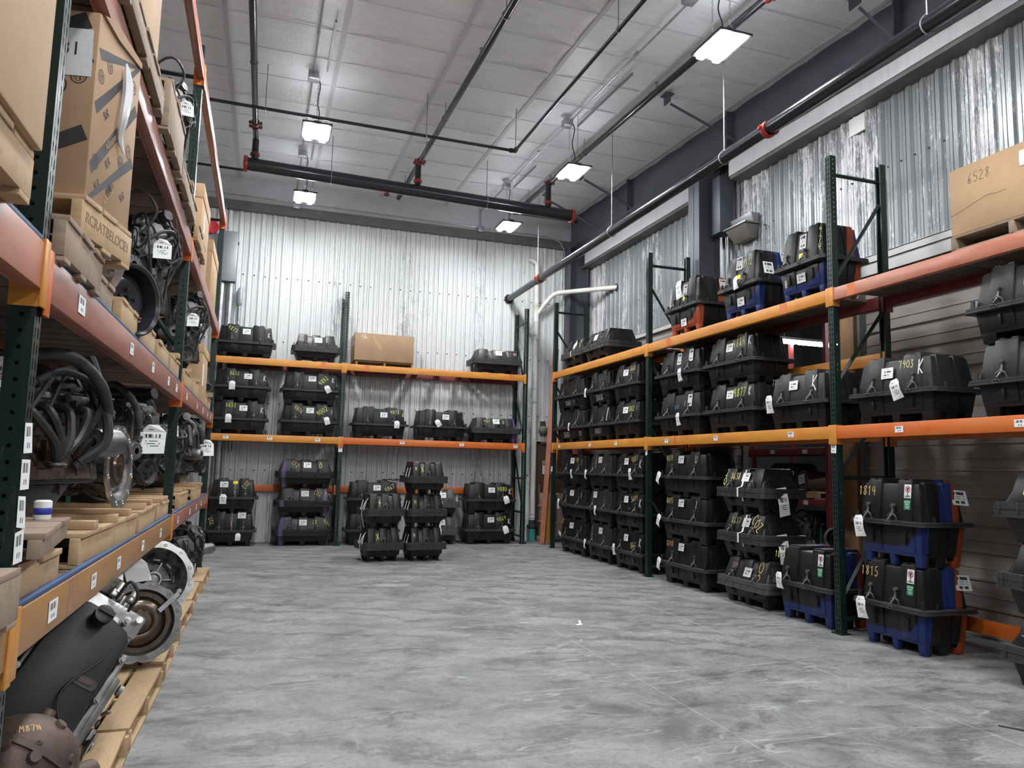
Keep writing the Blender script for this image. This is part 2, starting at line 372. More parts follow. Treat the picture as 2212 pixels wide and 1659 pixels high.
def quad_uv(name, pts, mat, parent, thick=.0012, nseg=1):
    """thin sheet through a strip of point pairs [(left,right),...] with 0..1 uv"""
    bm = bmesh.new(); uv = bm.loops.layers.uv.new('UVMap'); n = len(pts)
    a, b = Vector(pts[0][0]), Vector(pts[0][1]); c = Vector(pts[1][0]); nr = (b - a).cross(c - a).normalized() * thick
    F = [[bm.verts.new(Vector(l)), bm.verts.new(Vector(r))] for l, r in pts]
    B = [[bm.verts.new(Vector(l) + nr), bm.verts.new(Vector(r) + nr)] for l, r in pts]
    for S, fl in ((F, 1), (B, 0)):
        for i in range(n - 1):
            q = [S[i][0], S[i][1], S[i + 1][1], S[i + 1][0]]; uvs = [(0, 1 - i / (n - 1)), (1, 1 - i / (n - 1)), (1, 1 - (i + 1) / (n - 1)), (0, 1 - (i + 1) / (n - 1))]
            f = bm.faces.new(q if fl else q[::-1])
            for lp, t in zip(f.loops, uvs if fl else uvs[::-1]): lp[uv].uv = t
    for i in range(n - 1):
        for s in (0, 1): bm.faces.new((F[i][s], F[i + 1][s], B[i + 1][s], B[i][s]))
    bm.faces.new((F[0][0], F[0][1], B[0][1], B[0][0])); bm.faces.new((F[-1][0], F[-1][1], B[-1][1], B[-1][0]))
    me = bpy.data.meshes.new(name); bm.to_mesh(me); bm.free()
    return obj(name, me, mat, parent)
def text_mesh(s, size=.1, ext=.001):
    cu = bpy.data.curves.new('lettering', 'FONT'); cu.body = s; cu.size = size; cu.extrude = ext; cu.align_x = 'CENTER'; cu.align_y = 'CENTER'
    o = bpy.data.objects.new('lettering', cu); col.objects.link(o); dg = bpy.context.evaluated_depsgraph_get(); dg.update()
    me = bpy.data.meshes.new_from_object(o.evaluated_get(dg)); bpy.data.objects.remove(o); bpy.data.curves.remove(cu)
    return me
# handwriting: strokes in a unit cell (width .6)
G = {'0': [[(.3, 1), (.06, .72), (.06, .28), (.3, 0), (.54, .28), (.54, .72), (.3, 1)]], '1': [[(.15, .8), (.32, 1), (.3, 0)]],
     '2': [[(.05, .8), (.3, 1), (.5, .75), (.1, .1), (.05, 0), (.55, .03)]], '3': [[(.05, .95), (.45, .95), (.22, .58), (.5, .35), (.3, 0), (.03, .08)]],
     '4': [[(.12, 1), (.05, .45), (.5, .48)], [(.42, 1), (.38, 0)]], '5': [[(.5, 1), (.12, .98), (.1, .58), (.42, .55), (.5, .25), (.28, 0), (.04, .08)]],
     '6': [[(.42, 1), (.12, .5), (.1, .15), (.32, 0), (.5, .2), (.35, .42), (.12, .3)]], '7': [[(.04, .97), (.52, 1), (.22, 0)]],
     '8': [[(.5, .85), (.3, 1), (.1, .8), (.48, .28), (.3, 0), (.08, .2), (.5, .85)]], '9': [[(.5, .8), (.28, 1), (.1, .72), (.3, .52), (.5, .8), (.4, 0)]],
     'K': [[(.1, 1), (.06, 0)], [(.5, .98), (.1, .45), (.52, 0)]], 'C': [[(.5, .85), (.25, 1), (.06, .6), (.1, .15), (.35, 0), (.52, .15)]],
     'O': [[(.3, 1), (.02, .6), (.1, .1), (.38, 0), (.58, .45), (.3, 1)]], 'Z': [[(.05, .9), (.5, .95), (.06, .05), (.55, 0)]], 'o': [[(.3, .6), (.1, .3), (.3, 0), (.5, .3), (.3, .6)]],
     'X': [[(.04, .95), (.56, .05)], [(.5, 1), (.08, 0)]], '+': [[(.0, .6), (.6, .5)], [(.4, 1), (.25, 0)]], '/': [[(.35, 1), (.2, 0)]], ' ': [], 'B': [[(.1, 0), (.12, 1), (.45, .85), (.15, .55), (.5, .3), (.1, 0)]],
     'U': [[(.08, 1), (.08, .2), (.3, 0), (.5, .25), (.52, 1)]], 'M': [[(.05, 0), (.12, 1), (.3, .4), (.5, 1), (.56, 0)]], 'H': [[(.1, 1), (.08, 0)], [(.5, 1), (.5, 0)], [(.08, .5), (.5, .55)]],
     'L': [[(.1, 1), (.08, 0), (.5, .05)]], '*': [[(.0, .5), (.6, .5)], [(.3, 1), (.3, 0)], [(.08, .85), (.52, .15)], [(.52, .85), (.08, .15)]], 'D': [[(.1, 0), (.1, 1), (.5, .7), (.5, .3), (.1, 0)]],
     'Q': [[(.1, 1), (.55, .95), (.5, .05), (.08, .1), (.1, 1)]], 'S': [[(.5, .85), (.25, 1), (.1, .7), (.45, .4), (.4, .05), (.08, .08)]], 'J': [[(.4, 1), (.4, .2), (.2, 0), (.05, .2)]], 'A': [[(.05, 0), (.3, 1), (.55, 0)], [(.15, .4), (.45, .4)]],
     'N': [[(.08, 0), (.1, 1), (.5, 0), (.52, 1)]], 'E': [[(.5, 1), (.1, 1), (.08, 0), (.5, 0)], [(.1, .5), (.4, .5)]], 'R': [[(.08, 0), (.1, 1), (.48, .8), (.12, .5), (.52, 0)]], 'I': [[(.3, 1), (.3, 0)]], 'T': [[(.05, 1), (.55, 1)], [(.3, 1), (.3, 0)]]}
def write(name, s, fn, cx_, cz_, h, mat, parent, ang=0.0, lw=None, vert=False, wf=.62):
    """handwriting laid on a surface; fn(u,v)->(point, normal)"""
    lw = lw or h * .085; bm = bmesh.new(); r = random.Random(s + str(cx_)); n = len(s); ca, sa = math.cos(ang), math.sin(ang)
    for i, ch in enumerate(s):
        for st in G.get(ch, []):
            pts = []
            for (a, b) in st:
                a += r.uniform(-.03, .03); b += r.uniform(-.03, .03)
                u, v = ((a - .3) * h, ((n - 1) / 2 - i) * h * 1.12 + (b - .5) * h) if vert else ((i - (n - 1) / 2) * h * wf + (a - .3) * h * .85, (b - .5) * h)
                pts.append((cx_ + u * ca - v * sa, cz_ + u * sa + v * ca))
            fine = []
            for k in range(len(pts) - 1):
                for j in range(3): fine.append((pts[k][0] + (pts[k + 1][0] - pts[k][0]) * j / 3, pts[k][1] + (pts[k + 1][1] - pts[k][1]) * j / 3))
            fine.append(pts[-1]); prev = None
            for k, (u, v) in enumerate(fine):
                q0, q1 = fine[max(k - 1, 0)], fine[min(k + 1, len(fine) - 1)]; d = Vector((q1[0] - q0[0], q1[1] - q0[1]));
                if d.length < 1e-9: continue
                d.normalize(); wv = (-d.y * lw / 2, d.x * lw / 2)
                cur = [bm.verts.new(fn(u + wv[0], v + wv[1])), bm.verts.new(fn(u - wv[0], v - wv[1]))]
                if prev: bm.faces.new((prev[0], prev[1], cur[1], cur[0]))
                prev = cur
    me = bpy.data.meshes.new(name); bm.to_mesh(me); bm.free()
    return obj(name, me, mat, parent)

# ================================================================== THE SETTING
def corr(bm, a0, a1, z0, z1, place, pitch=.205, h=.028, mid=True):
    """vertical ribbed sheet; place(a, off) -> (x, y)"""
    pr = []; a = a0
    while a < a1:
        for da, o in ((0, 0), (.018, h), (.05, h), (.068, 0)) + (((.096, 0), (.0965, -.03), (.1045, -.03), (.105, 0), (.14, 0), (.144, .007), (.152, .007), (.156, 0), (.19, 0), (.1905, -.02), (.1955, -.02), (.196, 0)) if mid else ()):
            if a + da <= a1: pr.append((a + da, o))
        a += pitch
    pr.append((a1, 0))
    lo = [bm.verts.new((*place(a, o), z0)) for a, o in pr]; hi = [bm.verts.new((*place(a, o), z1)) for a, o in pr]
    for i in range(len(pr) - 1): bm.faces.new((lo[i], lo[i + 1], hi[i + 1], hi[i]))
def f_floor(bm): bxx(bm, -6.3, 14.2, -6, 17.2, -.2, 0)
struct('floor', f_floor, FLOOR)
def f_ceil(bm):
    xs = []; x = -.70 - 1.37 * 4
    while x < 6.8: xs += [x + 1.37 * k / 8 for k in range(8)]; x += 1.37
    ys = []; y = 14.25 - .765 * 27
    while y < 15.2: ys += [y + .765 * k / 4 for k in range(4)]; y += .765
    r = random.Random(3); g = []
    for yy in ys:
        row = []
        for xx in xs:
            sx = abs(math.sin(PI * (xx + .70) / 1.37)); sy = abs(math.sin(PI * (yy - 14.25) / .765))
            row.append(bm.verts.new((xx, yy, zc(yy) + .035 * sx ** .6 * (.75 + .25 * sy ** .5) + .012 * sy + r.uniform(-.004, .004))))
        g.append(row)
    for j in range(len(ys) - 1):
        for i in range(len(xs) - 1): bm.faces.new((g[j][i], g[j + 1][i], g[j + 1][i + 1], g[j][i + 1]))
ceil_o = struct('ceiling', f_ceil, CEIL)
def f_tape(bm):
    x = -.70 - 1.37 * 3
    while x < 6.6:
        prism(bm, [(-6, zc(-6) - .004), (15.1, zc(15.1) - .004), (15.1, zc(15.1) + .004), (-6, zc(-6) + .004)], x - .028, x + .028, 'yz'); x += 1.37
struct('roof_seam_tape', f_tape, TAPE, ceil_o)
def f_tape2(bm):
    y = 14.25 - .765 * 22
    while y < 15: bxx(bm, -6, 6.6, y - .006, y + .006, zc(y) + .002, zc(y) + .01); y += .765
struct('cross_seam_tape', f_tape2, TAPE, ceil_o)
wb = struct('wall_back', lambda bm: corr(bm, -6.2, 6.7, 0, 6.36, lambda a, o: (a, YW - o)), LINER)
def f_screw(bm):
    for z in (1.35, 2.62, 3.84, 5.11):
        x = -1.56
        while x < 6.1:
            if rnd.random() > .06: cyl(bm, (x, YW - .014, z + rnd.uniform(-.01, .01)), (x, YW + .01, z), .013, .013, 6)
            x += .205
struct('screw_heads', f_screw, BLK, wb)
struct('wall_insulation', lambda bm: bxx(bm, -6.2, 6.7, YW - .03, YW + .1, 6.5, 7.4), BANDF, wb)
struct('trim_1', lambda bm: (bxx(bm, -6.2, 6.3, YW - .12, YW, 6.36, 6.375), bxx(bm, -6.2, 6.3, YW - .13, YW - .115, 6.36, 6.54), bxx(bm, -6.2, 6.3, YW - .12, YW, 6.53, 6.545)), TRIMM)
wr = struct('wall_right', lambda bm: corr(bm, -6, YW, 4.1, 6.7, lambda a, o: (XW - o, a), .2, .03), LINER_W)
def f_screw2(bm):
    for z0, s in ((5.08, 0),):
        y = 3.0
        while y < 9: cyl(bm, (XW - .014, y, z0), (XW + .01, y, z0), .012, .012, 6); y += .187
struct('screw_heads', f_screw2, BLK, wr)
def f_hrib(bm, y0, y1, z0, z1, x=XW, per=.235):
    pr = []; z = z0
    while z < z1:
        for dz, o in ((0, 0), (.006, .022), (.03, .022), (.036, .0), (.118, 0), (.121, .008), (.13, .008), (.133, 0)):
            if z + dz <= z1: pr.append((z + dz, o))
        z += per
    pr.append((z1, 0))
    A = [bm.verts.new((x - o, y0, zz)) for zz, o in pr]; B = [bm.verts.new((x - o, y1, zz)) for zz, o in pr]
    for i in range(len(pr) - 1): bm.faces.new((A[i], B[i], B[i + 1], A[i + 1]))
OY0, OY1, OZ = 7.3, 9.42, 3.75
struct('lower_siding', lambda bm: (f_hrib(bm, OY1, YW, 0, 4.1), f_hrib(bm, OY0 - .25, OY1, OZ, 4.1), bxx(bm, XW + .03, XW + .12, OY1, YW, 0, 4.1)), SIDING, wr)
struct('door_2', lambda bm: f_hrib(bm, -6, OY0 - .32, 0, 4.1, XW + .02, .265), SIDING)
struct('trim_2', lambda bm: (bxx(bm, XW - .07, XW, -6, 15, 4.07, 4.085), bxx(bm, XW - .07, XW - .06, -6, 15, 4.0, 4.08), bxx(bm, XW - .05, XW - .03, -6, OY0 - .3, 3.86, 4.0)), TRIML)
struct('trim_3', lambda bm: (bxx(bm, XW - .08, XW + .1, OY0 - .22, OY0, 0, OZ), bxx(bm, XW - .08, XW + .1, OY0, OY1, OZ, OZ + .2)), M('fir_jamb', (.3, .18, .09), .7, 0, (.2, .11, .05), 2, stretch=(2, 4, .5)))
struct('trim_4', lambda bm: (bxx(bm, XW - .05, XW + .02, OY0 - .32, OY0 - .27, 0, 4.0), bxx(bm, XW - .1, XW - .06, OY0 - .34, OY0 - .3, 0, 4.0)), TRIMM)
# insulated header running along the right wall; its underside shade is a strip in trim colour
hd = struct('trim_5', lambda bm: (bxx(bm, 6.44, XW, -6, 9.3, 5.95, 6.47), bxx(bm, 6.44, XW, 9.95, 14.62, 5.95, 6.47)), HEADF)
struct('header_underside_shade', lambda bm: (bxx(bm, 6.46, XW - .005, -6, 9.3, 5.9, 5.949), bxx(bm, 6.46, XW - .005, 9.95, 14.9, 5.9, 5.949)), TRIMM, hd)
# steel frame: rafter and columns
def f_raft(bm):
    zb = lambda y: 6.30 - .02 * (14 - y)
    for x0, x1, a, b in ((6.27, 6.29, 0, None), (6.14, 6.42, -.014, 0)):
        prism(bm, [(-6, zb(-6) + a), (15.0, zb(15) + a), (15.0, (zc(15) + .03 if b is None else zb(15) + b)), (-6, (zc(-6) + .03 if b is None else zb(-6) + b))], x0, x1, 'yz')
    for y in (12.1, 8.95, 5.9, 3.0): bxx(bm, 6.16, 6.27, y - .008, y + .008, zb(y), zc(y))
tag(obj('roof_rafter', f_raft, STEEL), 'dark slate tapered steel rafter running along the top of the right wall', 'steel beam')
def f_col(x0, x1, y0, y1, z1):
    def f(bm):
        bxx(bm, x0, x0 + .014, y0, y1, 0, z1); bxx(bm, x1 - .014, x1, y0, y1, 0, z1); bxx(bm, x0, x1, (y0 + y1) / 2 - .006, (y0 + y1) / 2 + .006, 0, z1)
        bxx(bm, x0 - .03, x1 + .03, y0 - .03, y1 + .03, 0, .02)
    return f
tag(obj('steel_column', f_col(6.15, 6.58, 14.72, 15.02, 6.34), STEEL), 'dark steel column in the far corner of the room', 'column')
c2 = tag(obj('steel_column', f_col(6.15, 6.52, 9.66, 9.96, 6.2), STEEL), 'dark steel column standing against the right wall behind the middle upright', 'column')
obj('side_bracket', lambda bm: bxx(bm, 6.36, 6.6, 9.42, 9.66, 5.12, 6.0, .004), STEEL, c2)
# side and rear enclosure (out of frame, closes the room), and the room beyond the opening
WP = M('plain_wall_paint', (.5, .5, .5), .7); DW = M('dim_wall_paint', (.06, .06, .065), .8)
struct('wall_left', lambda bm: bxx(bm, -6.3, -6.2, -6, YW, 0, 7.4), WP)
struct('wall_front', lambda bm: bxx(bm, -6.3, 6.8, -6.1, -6, 0, 7.4), WP)
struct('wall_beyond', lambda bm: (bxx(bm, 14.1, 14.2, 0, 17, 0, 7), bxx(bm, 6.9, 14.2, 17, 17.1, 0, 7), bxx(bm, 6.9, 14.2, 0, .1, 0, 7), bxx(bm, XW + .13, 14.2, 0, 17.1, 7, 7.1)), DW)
# personnel door on the back wall
d1 = struct('door_1', lambda bm: (bxx(bm, 5.66, 6.5, YW - .045, YW - .03, 0, 2.03), bxx(bm, 5.60, 5.66, YW - .08, YW - .02, 0, 2.08), bxx(bm, 5.60, 6.55, YW - .08, YW - .02, 2.03, 2.08)), BROWN)
struct('door_hinge', lambda bm: bxx(bm, 5.645, 5.665, YW - .09, YW - .04, .98, 1.16), ZINC, d1)

# ================================================================== OVERHEAD
def rod(par, p, q, clampR=0.0, axis=None, name='hanger_rod'):
    def f(bm):
        cyl(bm, p, q, .0065, n=6)
        if clampR:
            torus(bm, (q[0], q[1], q[2] - clampR - .02), axis, clampR + .004, .006, 18, 5)
            tube(bm, [(q[0], q[1], q[2] + .02), (q[0] + (0 if axis[0] else -clampR * .8), q[1] + (-clampR * .8 if axis[0] else 0), q[2] - clampR * .5)], .004, 5)
            tube(bm, [(q[0], q[1], q[2] + .02), (q[0] + (0 if axis[0] else clampR * .8), q[1] + (clampR * .8 if axis[0] else 0), q[2] - clampR * .5)], .004, 5)
    return obj(name, f, ZINC, par)
def coupling(par, p, axis, R, mat, ln=.07, name='pipe_coupling'):
    def f(bm):
        a = Vector(axis).normalized(); P = Vector(p); u, v, _ = frame_of(a)
        lathe(bm, [(R, -ln / 2), (R + .018, -ln / 2), (R + .022, 0), (R + .018, ln / 2), (R, ln / 2)], P, a, 20)
        for s in (-1, 1):
            box(bm, P + u * s * (R + .03), (.05, .03, .03), Matrix((u, v, a)).transposed()); cyl(bm, P + u * s * (R + .035) - v * .035, P + u * s * (R + .035) + v * .035, .007, n=6)
    return obj(name, f, mat, par)
# big black main across the room
t = thing('sprinkler_main', 'thick black fire main running across the room under the ceiling', 'pipe', (0, 12.25, 6.2))
pm = lambda x: (x, 0, .015 - .0215 * (x - 0))
obj('pipe_run', lambda bm: cyl(bm, pm(-.5), pm(5.13), .105, n=28), PIPEGL, t)
for x, m in ((-.5, REDF), (5.13, REDF)):
    coupling(t, pm(x), (1, 0, 0), .108, m, .06); s = -1 if x < 0 else 1
    obj('end_cap', lambda bm: lathe(bm, [(.108, 0), (.1, .03), (.02, .04), (.001, .04)], pm(x), (s, 0, 0), 24), BLACKP, t)
for x in (.83, 3.5): rod(t, (x, 0, zc(12.25) - 6.2), (x, 0, pm(x)[2] + .125), .105, (1, 0, 0))
for x in (-.37, 2.27, 4.66):
    obj('riser', lambda bm: cyl(bm, (x, 0, pm(x)[2] + .09), (x, 0, .44), .052, n=16), BLACKP, t)
    coupling(t, (x, 0, pm(x)[2] + .17), (0, 0, 1), .052, REDF if x > 1 else DREDF, .05)
obj('drain_outlet', lambda bm: (cyl(bm, (1.75, 0, -.03), (1.75, 0, -.16), .03), torus(bm, (1.75, 0, -.17), (0, 0, 1), .045, .012, 14, 5)), DREDF, t)
# sprinkler branches along the room
def branch(x, y1, lbl, clamps, coup, sprig, R=.043):
    t = thing('sprinkler_branch', lbl, 'pipe', (x, 0, 0))
    z = lambda y: zc(y) - .2 - R
    obj('pipe_run', lambda bm: tube(bm, [(0, -5.9, z(-5.9)), (0, y1, z(y1))], R, 16), BLACKP, t)
    for y, m in coup: coupling(t, (0, y, z(y)), (0, 1, -.042), R, m, .06)
    for y in clamps: rod(t, (0, y, zc(y)), (0, y, z(y) + R + .02), R, (0, 1, 0))
    for y in sprig:
        obj('sprinkler_head', lambda bm: (cyl(bm, (0, y, z(y) + R * .8), (0, y, z(y) + R + .05), .016, n=8), cyl(bm, (0, y, z(y) + R + .05), (0, y, z(y) + R + .075), .008, n=6), cyl(bm, (0, y, z(y) + R + .08), (0, y, z(y) + R + .085), .026, n=10)), DREDF if m is DREDF else ZINC, t)
    return t
branch(-.37, 12.25, 'leftmost black sprinkler pipe running away from the camera under the ceiling', [9.6, 5], [(11.6, DREDF), (11.75, DREDF), (4, REDF)], [])
branch(2.28, 14.3, 'central black sprinkler pipe running the length of the ceiling', [7.4, 10.3, 13.6], [(12.25, REDF), (12.15, REDF), (4, REDF)], [8.4, 11.6])
l3 = branch(4.68, 14.2, 'right black sprinkler pipe passing behind the lit fixtures', [10.7, 13.4, 4.0], [(6.05, REDF), (12.25, REDF)], [12.2, 14.0, 8.35])
obj('end_elbow', lambda bm: (lathe(bm, [(.05, 0), (.055, .03), (.05, .06)], (0, 14.15, zc(14.2) - .245), (0, 1, 0), 14), tube(bm, [(0, 14.22, zc(14.2) - .25), (1.4, 14.22, zc(14.2) - .26)], .026, 10)), BLACKP, l3)
# thin pipe forming an L
t = thing('thin_sprinkler_pipe', 'thin dark pipe hung low, crossing from the left and turning at an elbow', 'pipe', (0, 10.1, 6.17))
obj('pipe_run', lambda bm: (tube(bm, [(-6, 0, .06), (3.27, 0, 0)], .022, 10), tube(bm, [(3.3, -.02, 0), (3.3, -16, -.3)], .022, 10)), BLACKP, t)
obj('elbow', lambda bm: (lathe(bm, [(.022, -.06), (.034, -.05), (.034, 0), (.022, .01)], (3.27, 0, 0), (1, 0, 0), 12), lathe(bm, [(.022, -.01), (.036, 0), (.034, .06), (.022, .07)], (3.3, 0, 0), (0, -1, 0), 12)), BLACKP, t)
for x in (-.21, 1.97): rod(t, (x, 0, zc(10.1) - 6.17), (x, 0, .04), .022, (1, 0, 0))
for y in (-.03, -3.4): rod(t, (3.3, y, zc(10.1 + y) - 6.17), (3.3, y, .04 + y * .019), .022, (0, 1, 0))
t = thing('thin_sprinkler_pipe', 'thin dark pipe at the top left running behind the end of the thick main', 'pipe', (0, 13.6, 6.62))
obj('pipe_run', lambda bm: tube(bm, [(-6, 0, .03), (-.55, 0, 0)], .022, 10), BLACKP, t)
# long pipe over the right rack
t = thing('roof_drain_pipe', 'long glossy black pipe hung over the right rack and passing out through the back wall', 'pipe', (4.89, 0, 5.135))
obj('pipe_run', lambda bm: cyl(bm, (0, -5.9, .02), (0, YW + .05, 0), .068, n=24), PIPEGL, t)
for y, m in ((6.35, REDF), (13.2, REDF)): coupling(t, (0, y, 0), (0, 1, 0), .07, m, .06)
for y in (4.35, 7.15, 10.1, 13.35): rod(t, (0, y, zc(y) - 5.135), (0, y, .09), .07, (0, 1, 0))
obj('wall_collar', lambda bm: torus(bm, (0, YW - .035, 0), (0, 1, 0), .085, .018, 24, 6), BLK, t)
# flange braces from ceiling clips to the rafter
for (x, y, y2, lb) in ((5.1, 8.8, 8.72, 'nearest of the three dark braces between ceiling and rafter on the right'), (5.25, 12.1, 11.9, 'middle dark brace between ceiling and rafter, beside the lit right fixture'), (5.1, 13.5, 13.3, 'dark brace between ceiling and rafter just above the red pipe end'), (5.75, 6.0, 5.9, 'dark brace at the very top right edge of the ceiling')):
    t = thing('flange_brace', lb, 'brace', (x, y, zc(y) - .015))
    obj('strut', lambda bm: tube(bm, [(.05, 0, -.12), (6.17 - x, y2 - y, 6.3 - .02 * (14 - y2) + .04 - zc(y))], .022, 4), STEEL, t)
    obj('clip', lambda bm: (box(bm, (0, 0, -.06), (.02, .16, .13)), box(bm, (0, 0, -.005), (.14, .16, .012))), STEEL, t)
# conduits
def conduit(lbl, pts, r, boxes=(), straps=()):
    t = thing('ceiling_conduit', lbl, 'conduit', (0, 0, 0))
    obj('tubing', lambda bm: tube(bm, pts, r, 8), GALV, t)
    for p in straps: obj('coupling', lambda bm: cyl(bm, (p[0], p[1] - .04, p[2]), (p[0], p[1] + .04, p[2]), r + .006, n=8), GALV, t)
    return t
conduit('grey conduit along the ceiling above the left row of lights, ending at a wall box', [(.36, -5, zc(-5) - .05), (.38, YW - .1, zc(15) - .05), (.38, YW - .1, 6.6)], .013, straps=[(.37, y, zc(y) - .05) for y in (6.5, 8.9, 11.3)])
conduit('grey conduit along the ceiling above the right row of lights', [(4.12, -5, zc(-5) - .05), (4.18, YW - .1, zc(15) - .05), (4.18, YW - .1, 6.62)], .013, straps=[(4.14, y, zc(y) - .05) for y in (5.4, 7.9, 11.4)])
conduit('thin grey conduit running along the dark trim of the back wall', [(-1.6, YW - .16, 6.6), (-1.2, YW - .16, 6.64), (5.7, YW - .16, 6.58), (6.0, YW - .16, 6.5), (6.1, YW - .2, 6.3), (6.1, YW - .2, 3.2)], .013)
for x, lb in ((.38, 'left'), (4.18, 'right')):
    tag(obj('wall_junction_box', lambda bm: bxx(bm, x - .07, x + .07, YW - .2, YW - .12, 6.5, 6.62, .006), GALV), 'small grey junction box on the back wall trim, %s of the two' % lb, 'junction box')
# high bay lights
def high_bay(x, y, zf, first=None, label='', sx=1):
    if first is not None:
        o = dup(first, label, (x, y, zf)); return o
    t = thing('high_bay_light', label, 'light fixture', (x, y, zf), group='high bay lights'); L = .56
    obj('housing', lambda bm: (bxx(bm, -.2, .2, -L / 2, L / 2, .03, .06, .008), bxx(bm, -.05, .05, -.2, .2, .06, .11, .01)), M('dark_lamp_housing', (.04, .04, .042), .6), t)
    for s in (-1, 1):
        obj('lens', lambda bm: bxx(bm, s * .1 - .042, s * .1 + .042, -L / 2 + .01, L / 2 - .01, 0, .032, .014), LENS, t)
    obj('added_ceiling_fill', lambda bm: bxx(bm, -.16, -.08, -.2, .2, .0605, .064), FILLGLOW, t); obj('added_ceiling_fill', lambda bm: bxx(bm, .08, .16, -.2, .2, .0605, .064), FILLGLOW, t)  # glowing strips added on top of the housing to brighten the ceiling
    for s in (-1, 1):
        def f(bm):
            n = 24; h = .72
            for i in range(n):
                torus(bm, (0, s * .16, .2 + i * h / n), (1, 0, 0) if i % 2 else (0, 1, 0), .011, .0028, 8, 4)
            tube(bm, [(-.13, s * .16, .06), (0, s * .16, .19), (.13, s * .16, .06)], .003, 4)
        obj('chain', f, ZINC, t)
    obj('power_cord', lambda bm: tube(bm, arc([(0, 0, .11), (.03, .02, .3), (.0, .05, .5), (.02, .02, .75), (-.09, .0, .9)], 6), .008, 6), BLACKP, t)
    return t
hb = high_bay(.47, 10.35, 6.06, label='bright twin-panel light, larger and higher of the two in the left row')
high_bay(.47, 13.35, 6.15, hb, 'bright twin-panel light nearest the back wall in the left row')
high_bay(4.42, 6.5, 6.02, hb, 'largest bright twin-panel light at the top right')
high_bay(4.28, 10.2, 6.0, hb, 'bright twin-panel light in the middle of the right row')
high_bay(4.24, 13.25, 6.07, hb, 'bright twin-panel light farthest back in the right row, low over the back wall')
k = 0
for x in (.46, 4.35):
    for y in (6.5, 3.0, -.6, -4.0):
        if not (x > 4 and y > 6): high_bay(x, y, 5.95 - (6.5 - y) * .03, hb, 'twin-panel light %s over the %s side of the aisle' % ({6.5: 'just above the top edge', 3.0: 'overhead', -.6: 'behind the camera', -4.0: 'far behind the camera'}[y], 'left' if x < 1 else 'right')); k += 1
for x, y, lb in ((.38, 10.05, 'front left'), (.38, 13.1, 'back left'), (4.13, 10.1, 'front right'), (4.16, 13.2, 'back right'), (4.1, 6.6, 'top right')):
    tag(obj('ceiling_junction_box', lambda bm: bxx(bm, x - .07, x + .07, y - .07, y + .07, zc(y) - .13, zc(y) - .02, .006), GALV), 'grey ceiling junction box feeding the %s light' % lb, 'junction box')
for x, y0, y1, lb in ((.55, 8.6, 9.9, 'left, nearer'), (.55, 12.3, 13.4, 'left, farther'), (4.35, 8.4, 10.2, 'right, nearer'), (4.35, 12.1, 13.3, 'right, farther'), (4.4, 5, 6.3, 'right, at the top edge')):
    tag(obj('strut_channel', lambda bm: prism(bm, [(y0, zc(y0) - .05), (y1, zc(y1) - .05), (y1, zc(y1) - .02), (y0, zc(y0) - .02)], x - .012, x + .012, 'yz'), ZINC), 'short metal strut on the ceiling carrying light chains, ' + lb, 'strut')
# wall-pack lamp, plate, valve
t = thing('wall_pack_lamp', 'unlit grey wedge-shaped wall lamp high on the right wall', 'lamp', (XW - .03, 9.15, 5.12))
obj('housing', lambda bm: (frust(bm, (-.1, 0, -.26, .26), (-.16, 0, -.28, .28), .0, .16, .008), frust(bm, (-.3, -.16, -.28, .28), (-.16, -.16, -.28, .28), .0, .16) if 0 else bxx(bm, -.26, 0, -.28, .28, 0, .025, .004)), ZINC, t)
obj('lens', lambda bm: frust(bm, (-.1, 0, -.2, .2), (-.24, 0, -.25, .25), -.2, 0, .01), M('dusty_lens', (.14, .125, .11), .3), t)
tag(obj('wall_plate', lambda bm: bxx(bm, XW - .045, XW - .028, 6.85, 7.1, 5.66, 5.88, .003), LINER), 'small grey square plate near the top of the right wall', 'plate')
# PVC drain line
t = thing('drain_pipe', 'white vertical drain pipe on the back wall with a branch rising to the right wall', 'pipe', (5.49, YW - .13, 0))
obj('stack_pipe', lambda bm: tube(bm, [(0, 0, .38), (0, 0, 5.95)] + [(-.0 - .1 * math.sin(a), .09 * (1 - math.cos(a)) , 5.95 + .1 * math.sin(a)) for a in (.5, 1.0, 1.4)] + [(-.12, .14, 6.05)], .055, 16), PVC, t)
obj('branch_pipe', lambda bm: tube(bm, [(0, 0, 4.78), (.06, -.02, 4.9), (.27, -.12, 5.2), (.34, -.16, 5.27), (.42, -.22, 5.3), (XW - 5.49 - .0, -1.5, 5.22)], .05, 16), PVC, t)
for z in (.5, 2.05, 2.95, 3.15, 4.3, 4.7, 5.05): obj('pipe_collar', lambda bm: lathe(bm, [(.056, -.03), (.063, -.03), (.063, .03), (.056, .03)], (0, 0, z), (0, 0, 1), 18), PVC, t)
for p, d in (((.03, -.01, 4.86), (.25, -.1, .3)), ((.25, -.11, 5.17), (.25, -.1, .3)), ((.45, -.24, 5.3), (1, -1.6, -.08)), ((.55, -.37, 5.29), (1, -1.6, -.08))):
    obj('pipe_collar', lambda bm: lathe(bm, [(.051, -.02), (.058, -.02), (.058, .02), (.051, .02)], p, d, 16), PVC, t)
for z in (.46, .54, 2.9, 3.2, 4.27, 4.72): obj('primer_ring', lambda bm: torus(bm, (0, 0, z), (0, 0, 1), .057, .004, 18, 4), BLUI, t)
obj('rubber_coupling', lambda bm: lathe(bm, [(.056, .43), (.075, .42), (.075, .34), (.11, .32), (.11, .27), (.08, .25), (.06, .25)], (0, 0, 0), (0, 0, 1), 20), RUB, t)
obj('teal_base', lambda bm: cyl(bm, (0, 0, 0), (0, 0, .26), .08, n=20), TEAL, t)
